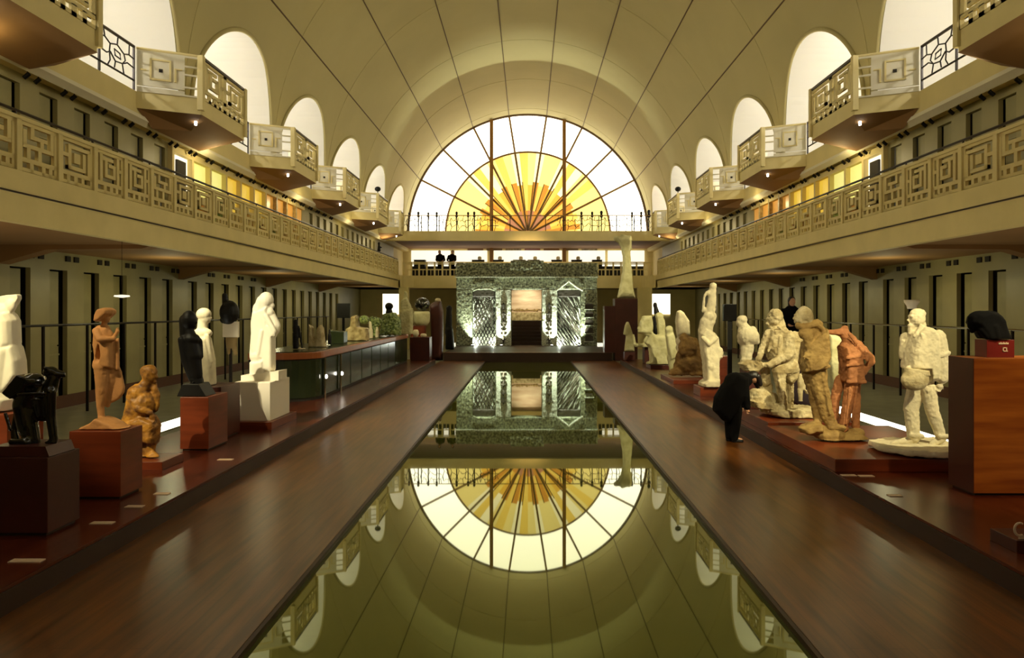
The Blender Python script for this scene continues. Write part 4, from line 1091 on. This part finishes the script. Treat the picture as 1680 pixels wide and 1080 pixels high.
# bust figure on column
pedestal(4.95,5.5,16.6,17.1,0.22,1.15,'pedestal_dark','slim dark pedestal under the pale turning torso statue')
f = Fig(16.8,1140,460,3.6)
r = statue('bright pale plaster torso of a turning figure behind the bending visitor', loc=(5.2,16.8,1.15))
f.E(280,232,32,26,0,1).E(270,250,26,34).C(285,260,26,300,300,40).E(325,335,56,50,0,1).E(300,330,50,60,0,1).C(270,360,20,300,380,30).C(340,300,30,365,360,20).C(310,390,40,300,480,32).C(300,480,34,305,560,40).C(270,270,16,265,330,14)
f.P([(275,480),(335,480),(345,590),(265,590)],0.4)
f.build('figure','plaster',r,remesh=0.015,sm=2,disp=0.03,dscale=0.1)
# seated man
slab(4.45,6.1,13.55,15.3,0.22,0.42,'pedestal','red plinth step under the large seated plaster man')
f = Fig(14.3,1210,490,4.695)
r = statue('large seated bearded man in plaster resting one forearm on his lap', loc=(5.2,14.3,0.42))
f.E(292,135,58,58,0,1).E(280,165,52,60,0,1).face(285,150,52,-1).E(262,215,28,26).C(330,150,24,345,215,26).C(300,215,44,310,260,60)
f.C(300,270,74,320,380,84).C(320,380,84,340,470,80).E(300,400,70,70,-.1)
f.P([(240,235),(350,205),(420,290),(440,420),(400,520),(330,520),(245,470),(205,330)],0.5,0.02).C(285,215,10,345,270,12,-.22).C(300,290,12,280,420,12,-.24).C(240,300,10,215,400,10,-.18)
f.C(232,270,34,190,370,28,-.05).C(190,370,28,150,460,22,-.05,-.1).hand(140,480,18,110,-.1)
f.C(365,290,48,360,420,44,-.2).C(360,425,42,215,500,26,-.24,-.28).hand(190,497,22,175,-.28).C(300,590,12,320,760,12,-.24).C(270,560,10,300,700,8,-.27).C(420,600,10,425,780,10,.0).C(395,640,10,400,790,10,-.02).E(240,195,26,18,-.02).C(250,225,12,275,235,14,-.06)
f.C(400,530,66,300,545,52,-.1,-.18).C(295,550,54,310,680,38,-.18).C(310,680,38,330,810,30,-.18).C(335,825,26,270,848,20,-.2)
f.C(410,560,60,400,640,44,.1).C(400,640,44,410,810,34,.08).C(410,825,24,380,840,20,0)
f.E(450,400,80,150,.05,.8).P([(385,520),(470,540),(462,600),(410,660),(380,640),(345,590)],0.34).E(480,470,50,90,.1)
f.P([(20,505),(60,475),(180,480),(240,520),(190,570),(60,560)],0.4,.1).C(210,540,38,220,640,36,0).E(180,770,95,78,0,1).E(130,740,50,50).E(235,690,50,60,.1).E(260,780,60,60)
f.P([(195,850),(600,838),(608,940),(370,930),(200,880)],0.9,.1).P([(80,780),(300,800),(300,850),(120,840)],0.5)
f.build('figure','plasterold',r,remesh=0.012,sm=1,disp=0.035,dscale=0.06)
f = Fig(14.0,1210,490,4.695)
r = statue('small headless nude statuette standing by the legs of the seated man', loc=(5.6,14.0,0.75), name='statuette', cat='statuette')
f.C(490,600,24,490,640,30).C(490,640,30,488,690,24).C(482,700,22,486,820,14).C(510,690,14,515,640,12).C(520,620,10,545,660,9).E(485,826,22,12)
f.P([(510,700),(560,710),(560,740),(530,735)],0.1).P([(455,828),(590,828),(590,845),(455,845)],0.3)
f.build('figure','plasterold',r,remesh=0.01,sm=2)
# pale green figure between
slabz = 0.40
slab(4.33,6.56,10.3,13.3,0.22,slabz,'pedestal','large low red platform under the two brown men and the walking man')
f = Fig(13.0,1140,460,3.6)
r = statue('pale greenish plaster figure half hidden between the two brown standing men', loc=(5.4,13.0,slabz))
f.P([(775,310),(850,330),(862,380),(855,520),(840,600),(808,672),(792,600),(780,500)],0.3).E(815,420,44,100,0,.9).C(812,640,26,812,880,30)
f.build('figure','greenplaster',r,remesh=0.018,sm=2,disp=0.03)
# two brown men on one base
f = Fig(11.8,1290,490,4.153)
r = statue('two life size clay workmen standing together on one rough base, one leaning, one reddish', loc=(4.9,11.8,slabz))
f.E(122,115,58,60,0,1).P([(58,120),(80,80),(120,50),(165,75),(182,120),(178,170),(80,178),(56,160)],0.2).face(98,125,44,-1)
f.build('hooded_head','plasterold',r,remesh=0.012,sm=2,disp=0.02,dscale=0.07)
f = Fig(11.8,1290,490,4.153)
f.C(128,180,34,160,210,56).C(80,185,28,200,180,40,-.05).E(120,240,54,40,-.1,1)
f.C(165,220,64,200,330,74).C(195,330,76,195,430,74).C(120,250,36,150,360,34,-.14).C(150,360,34,120,380,24,-.16).hand(112,385,18,150,-.2).C(230,210,40,275,400,26,.06)
f.P([(115,300),(270,200),(286,400),(262,455),(200,488),(110,500),(95,440)],0.46)
f.C(90,200,14,190,178,14,-.12).C(190,178,14,262,240,14,-.12,-.1).C(250,240,12,275,400,12,-.1).C(110,485,12,260,460,14,-.17).C(230,520,12,280,780,10,-.11)
f.C(210,480,66,230,620,56).C(235,620,56,280,800,44).C(280,800,42,310,860,40).C(170,500,52,205,640,42,.1).C(205,640,42,235,840,32,.1).C(300,870,34,370,880,22,-.08).C(225,850,26,180,865,20,.05)
f.build('leaning_man','olive',r,remesh=0.012,sm=1,disp=0.03,dscale=0.06)
f = Fig(11.9,1290,490,4.153)
f.C(280,228,18,360,228,22,-.02).C(360,232,26,400,225,28).E(398,205,26,20).C(395,240,34,440,290,44).C(430,290,52,470,330,46).C(420,330,58,430,420,60).C(430,420,62,430,520,60)
f.C(480,320,36,560,410,26,-.06,-.1).C(562,425,25,500,520,22,-.1,-.05).hand(488,535,16,140,-.08).P([(362,320),(420,300),(510,380),(505,460),(520,555),(440,572),(372,560),(376,440)],0.4)
f.C(435,570,46,410,720,38,-.05).C(410,720,38,382,860,32,-.05).C(490,560,30,485,880,28,.06).C(380,560,36,345,700,34,.08).C(345,700,34,330,860,34,.08).C(380,880,26,350,900,20,-.1)
f.C(380,400,12,470,385,12,-.2).C(375,450,10,480,440,10,-.21).C(470,330,12,520,400,12,-.18).C(385,560,12,500,560,14,-.18).C(400,600,10,375,840,8,-.18).C(450,600,10,420,820,8,-.16).C(400,240,12,445,300,12,-.16).E(510,410,12,12,-.2)
f.build('reddish_man','redclay',r,remesh=0.012,sm=1,disp=0.03,dscale=0.06)
f = Fig(11.75,1290,490,4.153)
f.E(200,895,105,42,.1,2.0).E(300,930,110,45,0,1.8).E(420,965,150,48,0,1.4).E(470,930,95,40,.15,1.6).P([(85,880),(240,850),(240,900),(120,920)],0.3).P([(215,980),(570,1000),(560,1022),(300,1022)],0.5)
f.build('base','olive',r,remesh=0.018,sm=1,disp=0.07,dscale=0.16)
# walking man with bag
f = Fig(10.85,1400,460,3.6)
r = statue('cream plaster walking man with a shoulder bag on his hip, on a low rough base', loc=(5.7,10.85,slabz))
f.E(378,230,44,54,0,.95).face(370,225,42,-1).E(381,196,48,30,0,1).C(345,270,22,335,310,14).C(395,265,36,398,310,40)
f.C(420,330,56,440,440,56,0).C(440,440,56,445,560,44,0).C(395,330,62,385,440,70).C(375,440,72,365,500,66).P([(340,315),(390,270),(450,280),(480,320),(486,420),(480,590),(430,602),(425,530),(330,528),(300,520),(310,420)],0.46).C(380,275,14,345,330,12,-.10).C(300,516,14,425,528,15,-.12).C(355,350,14,345,500,12,-.15).C(445,420,26,440,590,30,-.04)
f.C(472,334,44,494,430,41,-.13).C(494,430,41,496,570,37,-.13).C(468,440,14,520,425,12,-.2).E(497,588,36,14,-.13).hand(482,620,19,110,-.13).C(335,915,14,400,920,14,-.03).C(485,915,12,530,910,12,-.12).C(330,340,30,318,450,26,.12).C(360,320,10,430,500,8,-.21)
f.C(380,640,52,350,760,46,.04).C(350,760,44,365,930,38,.04).C(430,640,46,450,760,40,-.06).C(450,760,40,505,925,30,-.06).C(365,945,24,262,962,18,.04).E(245,965,20,14,.04).C(505,935,24,450,962,18,-.06)
f.build('figure','plaster',r,remesh=0.0105,sm=1,disp=0.022,dscale=0.05)
f = Fig(10.7,1400,460,3.6); f.E(338,582,84,66,-.12,.55).P([(280,510),(420,530),(425,560),(270,570)],0.14,-.12); f.build('bag','plasterold',r,remesh=0.012,sm=2)
mb = MB(); x0,x1 = (1445-VX)*10.6/F, (1564-VX)*10.85/F
pl = [(x0,10.7),(x0+0.25,10.35),(x0+0.65,10.2),(x1,10.2),(x1+0.05,11.4),(x0+0.5,11.4),(x0+0.1,11.2)]
mb.prism([(x,y,slabz+0.03) for x,y in pl],(0,0,0.09)); mb.build('base','plaster',r,remesh=0.02,sm=3,disp=0.05,dscale=0.12)
# big foreground pedestal and black bust
r = root('pedestal', (6.2,9.3,0.22), 'big honey coloured wood pedestal at the right edge under the black hooded bust', 'pedestal', 'red wooden pedestals')
MB().box(5.47,6.58,8.97,9.5,0.25,1.91).build('body','pedestal_gold',r,bevel=0.006)
MB().box(5.462,5.47,8.97,9.5,0.25,1.905).build('shaded_side','pedestal_dark',r)  # shade on the left face painted as a thin darker sheet
MB().box(5.5,6.55,9.0,9.47,0.22,0.25).build('shadow_gap','darkgap',r)
d = 9.15
r = root('pedestal', (5.85,9.2,1.91), 'small dark red box with white marks under the black hooded bust', 'pedestal', 'red wooden pedestals')
MB().box((1615-VX)*d/F,(1660-VX)*d/F,9.1,9.35,1.91,2.13).build('body',mat('lacquer',(96,22,16),0.35),r,bevel=0.004)
mb = MB(); bx0 = (1634-VX)*d/F
for i in range(7): mb.box(bx0+0.018*i,bx0+0.018*i+0.012,9.092,9.1,2.075,2.10 if i%2 else 2.095)
mb.box(bx0+0.05,bx0+0.11,9.092,9.1,1.985,1.995); mb.box(bx0+0.05,bx0+0.06,9.092,9.1,1.985,2.035); mb.box(bx0+0.05,bx0+0.10,9.092,9.1,2.027,2.037); mb.box(bx0+0.092,bx0+0.102,9.092,9.1,1.99,2.037)
mb.build('white_marks','label',r)
f = Fig(9.22,1400,460,3.6)
r = statue('black hooded bust leaning left on the small dark red box', loc=(5.85,9.22,2.13), name='bust', cat='bust')
f.E(765,245,92,66,0,1.1,12).E(815,250,66,66,0,1.1).E(725,262,50,40,0,1).C(800,270,64,850,330,58).P([(676,250),(700,205),(765,180),(830,195),(872,235),(890,290),(915,345),(905,362),(770,378),(735,310)],0.30).C(730,290,20,770,360,24,-.1).C(800,270,14,815,350,14,-.14).face(735,262,46,-1)
f.E(790,200,70,22,-.02)
f.build('figure','cloth_black',r,remesh=0.012,sm=3,disp=0.015)
# low plinth with emblem at the lower right
o = MB().box(4.58,6.2,6.85,7.25,0.22,0.34).build('plinth','pedestal_dark',bevel=0.005); tag(o,'low dark plinth with a small white curved mark at the lower right corner','plinth')
mb = MB(); cx = (1679-VX)*6.85/F; mb.tube([(cx+0.05*math.cos(a),6.9+0.0,0.43+0.06*math.sin(a)) for a in [math.radians(60+24*k) for k in range(11)]],0.012,6)
c = mb.build('curved_mark','label',o); c.location = (0,0,0)
MB().box(cx-0.01,cx+0.06,6.895,6.905,0.34,0.372).build('mark_foot','label',o)

# labels lying on the stages
labs = [(44,920,26),(168,858,18),(221,831,14),(266,810,12),(370,754,12),(1468,813,11),(1392,780,12),(1421,781,12)]
for i,(px,py,hw) in enumerate(labs):
    d = (H-0.225)*F/(py-VY); x = (px-VX)*d/F; w = hw*d/F
    side = 'left' if px < 866 else 'right'
    desc = ['nearest on the left stage, below the dark front pedestal','on the left stage beside the dark front pedestal','on the left stage before the terracotta figure pedestal','on the left stage before the ochre statue','on the left stage near the black half figure','on the right stage below the walking man','by the right low platform edge, left of a pair','by the right low platform edge, right of a pair'][i]
    o = MB().box(x-w,x+w,d-0.045,d+0.045,0.22,0.228).build('label_card','label'); tag(o,'small pale label card lying '+desc,'label','label cards on the stages')

# small dark things on the rails
for i,(px,py,d,lb) in enumerate(((618,318,38.3,'small black lamp head on the fifth left balcony corner post'),(1111,320,38.3,'small black lamp head on the fifth right balcony corner post'))):
    sg = -1 if i == 0 else 1; x = sg*7.86
    r = root('lamp_head', (x,38.3,ZR+0.06), lb, 'lamp')
    MB().tube([(x,38.3,ZR+0.055),(x,38.3,ZR+0.16)],0.025,6).build('stem','iron',r); m_ = MB(); m_.ell((x,38.3,ZR+0.25),(0.16,0.16,0.13)); m_.build('head','blackmat',r,smooth=True)
x, y = -8.14, 40.0
r = root('statuette', (x,y,5.735), 'small black figure standing on the left gallery handrail near the far end', 'statuette')
m_ = MB(); m_.box(x-0.1,x+0.1,y-0.1,y+0.1,5.735,5.76); m_.cap((x,y,5.78),(x,y,6.02),0.09,0.06); m_.ell((x,y,6.14),(0.07,0.07,0.09)); m_.cap((x,y,5.98),(x+0.14,y,5.92),0.04,0.03); m_.build('figure','blackmat',r,remesh=0.02)
# white flared lamp and pendant
d = 15.5; x = (1496-VX)*d/F
r = root('wall_lamp', (x,d,0), 'small white flared lamp shade on a thin dark stand, above the walking man cap', 'lamp')
z = H+(VY-507)*d/F
MB().lathe(x,d,[(0.09,z),(0.1,z+0.06),(0.15,z+0.14),(0.155,z+0.19)],16).build('shade','whiteblock',r,smooth=True)
MB().tube([(x,d,0),(x,d,z)],0.018,6).build('stand','iron',r)
d = 15.0; x = (200-VX)*d/F; z = H+(VY-487)*d/F
r = root('pendant_lamp', (x,d,3.95), 'thin white disc pendant lamp hanging by the left stalls', 'lamp')
MB().lathe(x,d,[(0.02,z-0.02),(0.15,z),(0.14,z+0.03),(0.02,z+0.04)],20).build('disc','soft_glow',r,smooth=True)
MB().tube([(x,d,z+0.03),(x,d,3.97)],0.005,5).build('cord','iron',r)

# ---- people
# visitor bending over the right stage
f = Fig(13.9,1150,590,7.2)
r = root('person', (3.93,13.9,0.0), 'visitor in a black coat bending far forward over the right stage edge', 'person')
f.C(350,560,62,345,750,48,.07).C(345,750,46,345,920,34,.07).C(345,935,26,420,945,22,.07).C(400,560,62,400,760,48,-.07).C(400,760,46,385,920,34,-.07).C(385,935,26,460,945,22,-.07)
f.C(330,500,100,380,300,105).C(380,300,100,500,240,84).C(500,240,60,590,220,44).E(625,215,62,66,0,1).C(470,300,48,500,430,36,-.12).C(500,430,34,520,560,24,-.12).hand(525,590,24,80,-.12)
f.C(455,300,46,480,440,34,.14).C(480,440,32,500,560,24,.14).hand(505,590,24,80,.14)
f.build('body','skin',r,remesh=0.012,sm=2)
f = Fig(13.9,1150,590,7.2,1.0)
f.C(300,560,128,390,270,118).C(390,270,118,520,240,90).P([(250,300),(420,150),(560,200),(560,330),(420,620),(300,740),(140,600),(160,450)],0.44).C(480,300,62,505,430,52,-.12).C(505,430,50,525,550,40,-.12).C(460,310,60,490,440,48,.14).C(490,440,46,508,550,38,.14)
f.C(200,560,60,290,660,70)
f.build('coat','cloth_black',r,remesh=0.016,sm=4,disp=0.01)
f = Fig(13.9,1150,590,7.2,1.0)
f.C(350,580,78,345,750,58,.07).C(345,750,56,345,920,46,.07).C(400,580,78,400,760,58,-.07).C(400,760,56,385,920,46,-.07); f.build('trousers','cloth_black',r,remesh=0.016,sm=3)
f = Fig(13.9,1150,590,7.2,1.0)
f.C(335,950,32,425,958,26,.07).C(380,950,32,465,958,26,-.07); f.build('shoes','blackmat',r,remesh=0.012,sm=2)
f = Fig(13.9,1150,590,7.2,1.0)
f.E(615,195,76,64).C(660,200,36,690,290,28,-.06).C(640,230,40,680,330,22,.06).C(590,180,40,540,180,30); f.build('hair','hair',r,remesh=0.012,sm=2,disp=0.01)
# two dark visitors leaning on the far rail
def small_person(px, ytop, d, zf, label, lean, coat='cloth_black', name='person', hairm='hair', zfoot=None):
    x = (px-VX)*d/F; zt = H+(VY-ytop)*d/F; h = zt-zf; s = h/1.7
    r = root('person', (x,d,zf), label, 'person')
    b = MB(); hx = x+lean*0.12*s
    for q in (-1,1):
        b.cap((x+q*.09*s,d,zf+.88*s),(x+q*.1*s,d,zf+.46*s),.085*s,.06*s); b.cap((x+q*.1*s,d,zf+.46*s),(x+q*.1*s,d+.02,zf+.08*s),.06*s,.04*s); b.cap((x+q*.1*s,d+.02,zf+.04*s),(x+q*.11*s,d-.16*s,zf+.035*s),.045*s,.035*s)
        b.cap((x+q*.19*s+lean*.06,d,zf+1.36*s),(x+q*.25*s,d-.12*s,zf+1.1*s),.05*s,.04*s); b.cap((x+q*.25*s,d-.12*s,zf+1.1*s),(x+q*.15*s,d-.34*s,zf+1.02*s),.04*s,.03*s)
        for k in range(4): b.cap((x+q*.15*s+(k-1.5)*.02*s,d-.37*s,zf+1.01*s),(x+q*.14*s+(k-1.5)*.022*s,d-.43*s,zf+.99*s),.011*s,.009*s)
        b.cap((x+q*.12*s,d-.35*s,zf+1.03*s),(x+q*.08*s,d-.4*s,zf+1.02*s),.013*s,.01*s)
    b.cap((x,d,zf+.92*s),(x+lean*.06,d,zf+1.3*s),.14*s,.16*s,.75); b.cap((x+lean*.06,d,zf+1.38*s),(hx,d-.03,zf+1.5*s),.06*s,.05*s)
    b.ell((hx,d-.04,zf+1.59*s),(.075*s,.095*s,.11*s)); b.ell((hx,d-.14*s,zf+1.58*s),(.015*s,.02*s,.02*s))
    b.build('body','skin',r,remesh=0.02*s,sm=1)
    b = MB(); b.cap((x,d,zf+.75*s),(x+lean*.06,d,zf+1.33*s),.18*s,.19*s,.75)
    for q in (-1,1): b.cap((x+q*.2*s+lean*.05,d,zf+1.36*s),(x+q*.26*s,d-.12*s,zf+1.1*s),.075*s,.06*s); b.cap((x+q*.26*s,d-.12*s,zf+1.1*s),(x+q*.17*s,d-.28*s,zf+1.03*s),.06*s,.05*s)
    b.build('coat',coat,r,remesh=0.025*s,sm=2)
    b = MB()
    for q in (-1,1): b.cap((x+q*.09*s,d,zf+.85*s),(x+q*.1*s,d,zf+.12*s),.11*s,.07*s)
    b.build('trousers','cloth_black',r,remesh=0.025*s,sm=2)
    b = MB(); b.ell((hx,d+.01,zf+1.63*s),(.095*s,.11*s,.1*s)); b.cap((hx+lean*.02,d+.06,zf+1.6*s),(hx-lean*.1,d+.08,zf+1.42*s),.08*s,.05*s); b.build('hair',hairm,r,remesh=0.02*s,sm=1)
small_person(723,411.5,47.75,4.6,'person in black coat leaning left at the far gallery rail, left of the pair',-0.6)
small_person(741,411.5,47.75,4.6,'person in black coat at the far gallery rail, right of the pair',0.5)
# dark standing figure near right stall wall
pedestal(6.55,7.1,18.3,18.9,0.0,1.05,'pedestal_dark','dark block under the dark standing figure behind the seated man')
small_person(1298,488,18.6,1.055,'dark clothed person standing raised behind the two statues heads near right stalls',0.1)

# display cases on the far gallery
for i,(a,b) in enumerate(((774,794),(809,826),(842,862),(866,885),(905,922),(938,955),(972,988),(679,697))):
    d = 49.0; xa,xb2 = (a-VX)*d/F,(b-VX)*d/F
    r = root('display_case', ((xa+xb2)/2,d,4.6), 'dark display case behind the far gallery rail, %s' % (['first right of the visitors','second right of the visitors','left of the two behind the portal crest','right of the two behind the portal crest','just right of the portal crest','third from the right end','rightmost of the row','left of the two visitors'][i]), 'display case', 'display cases on the far gallery')
    MB().box(xa,xb2,d,d+0.6,4.6,5.35).build('base','iron',r); MB().box(xa,xb2,d,d+0.6,5.35,5.85).build('glass_top','blackmat',r)
    MB().box(xa-0.02,xb2+0.02,d-0.02,d+0.62,5.85,5.88).build('frame','iron',r)
    if i != 7:
        MB().lathe((xa+xb2)/2+0.1,d+0.3,[(0.1,5.88),(0.14,6.0),(0.09,6.12)],10).build('vase','plaster',r)

# ------------------------------------------------------------------ lights
def light(kind, name, loc, energy, color, size=0.2, target=None, angle=None, blend=0.6, size_y=None):
    ld = bpy.data.lights.new(name, kind); ld.energy = energy; ld.color = color
    if kind == 'AREA':
        ld.size = size
        if size_y: ld.shape = 'RECTANGLE'; ld.size_y = size_y
    elif kind == 'SPOT':
        ld.shadow_soft_size = size; ld.spot_size = math.radians(angle or 60); ld.spot_blend = blend
    else: ld.shadow_soft_size = size
    o = bpy.data.objects.new(name, ld); COL.objects.link(o); o.location = loc
    if target is not None:
        o.rotation_euler = (Vector(target)-Vector(loc)).to_track_quat('-Z','Y').to_euler()
    return o
WARM = (1.0,0.82,0.42); WARM2 = (1.0,0.70,0.36); NEU = (1.0,0.95,0.86); GRN = (1.0,0.92,0.5)
for sd in (-1,1):
    for c in centres[1:]:
        light('POINT','niche_lamp',(sd*10.6,c-1.6,8.9),230,(1.0,0.97,0.93),0.12)
    # added fill spots at the upper slab edge, without fixtures, aimed across the hall
    for y in (14,21,28,35,42):
        light('SPOT','fill_spot',(sd*8.95,y,6.9),430,WARM,0.12,(-sd*8.0,y+1,3.9),110,0.9)
    # under-gallery lamps
    for y in (11.5,20.5,29,37,45):
        light('POINT','gallery_lamp',(sd*10.0,y,3.2),30,WARM2 if y < 20 else GRN,0.1)
        light('POINT','upper_gallery_lamp',(sd*8.7,y,6.7),22,WARM,0.08)
    # added fill spots that brighten the vault, without fixtures
    for y in (12,26,40):
        light('SPOT','vault_fill',(sd*8.7,y+0.3,8.4),130,WARM,0.15,(-sd*4,y+3,17),120,1.0)
# statue spots from the gallery edge
def stat(x,y,z,e,c=(1.0,0.88,0.52),fr=None,ang=22):
    e = e*3.0
    fr = fr or (x*0.45, y-5.0, 6.9)
    light('SPOT','statue_spot',fr,e,c,0.05,(x,y,z),ang,0.6)
stat(-6.9,9.6,2.0,900,fr=(-7.9,4.5,6.8)); stat(-5.2,9.05,1.7,420,(1,0.78,0.45),fr=(-7.9,5.0,6.8),ang=16); stat(-5.6,10.7,1.1,220,(1,0.78,0.4),fr=(-7.9,6,6.8)); stat(-5.5,12.8,1.8,260,fr=(-7.9,8,6.8)); stat(-5.3,14.6,2.0,1300,(1,0.9,0.62),fr=(-7.9,8.5,6.8))
stat(5.7,10.85,1.6,900,(1,0.88,0.52),fr=(7.9,5.5,6.8)); stat(4.6,11.8,1.8,560,(1,0.84,0.48),fr=(3.5,5.5,6.9),ang=26); stat(5.2,14.3,1.6,950,fr=(7.9,9,6.8)); stat(5.2,16.8,2.0,850,fr=(7.9,11.5,6.8)); stat(4.8,19.6,2.0,800,fr=(7.9,14,6.8)); stat(5.4,23.6,1.2,300,fr=(7.9,18,6.8)); stat(5.3,28,1.6,900,fr=(7.9,22,6.8),ang=30)
stat(6.3,9.0,0.9,170,(1,0.72,0.36),fr=(6.6,5.0,5.5),ang=30)
stat(-5.6,24,1.9,600,fr=(-7.9,19,6.8),ang=40); stat(4.85,36.5,4.2,350,fr=(3,30,7.2)); stat(-5,35,1.5,200,fr=(-7,30,6.8),ang=30)
for px in (776,823,905,949):
    x = pw(px); light('SPOT','portal_uplight',(x,YP-0.42,0.52),1500,(0.92,1.0,0.86),0.03,(x,YP+0.15,2.4),70,0.8)
for px in (779,809,918,949): light('POINT','screen_lamp',(pw(px),YP+0.42,0.6),45,(0.95,1.0,0.88),0.03)
light('SPOT','painting_light',(0,47.5,3.7),260,(1,0.9,0.7),0.1,(0,49.5,2.7),100,0.8)
for x in (-7.2,-4.3,0,4.3,7.2): light('AREA','end_gallery_lamp',(x,53.5,7.1),8,NEU,1.6,(x,55.6,5.6),size_y=0.2)
light('SPOT','end_wall_lamp',(0,45,6.8),200,WARM2,0.2,(0,52,3.0),120,0.9)

w = bpy.data.worlds.new('World'); scene.world = w; w.use_nodes = True
w.node_tree.nodes['Background'].inputs['Color'].default_value = (0.9,0.75,0.45,1); w.node_tree.nodes['Background'].inputs['Strength'].default_value = 0.05

cam = bpy.data.cameras.new('Camera'); cam.sensor_width = 36.0; cam.lens = 36.0*F/1680.0
cam.shift_x = (840-VX)/1680.0; cam.shift_y = (VY-540)/1680.0; cam.clip_end = 300
co = bpy.data.objects.new('Camera', cam); COL.objects.link(co); co.location = (0,0,H); co.rotation_euler = (PI/2,0,0)
scene.camera = co
scene.view_settings.view_transform = 'Standard'; scene.view_settings.look = 'None'; scene.view_settings.gamma = 1.0
scene.view_settings.use_curve_mapping = False; scene.view_settings.exposure = 0.0
scene.cycles.max_bounces = 6; scene.cycles.diffuse_bounces = 3; scene.cycles.glossy_bounces = 3
scene.cycles.use_denoising = True; scene.cycles.sample_clamp_indirect = 6.0
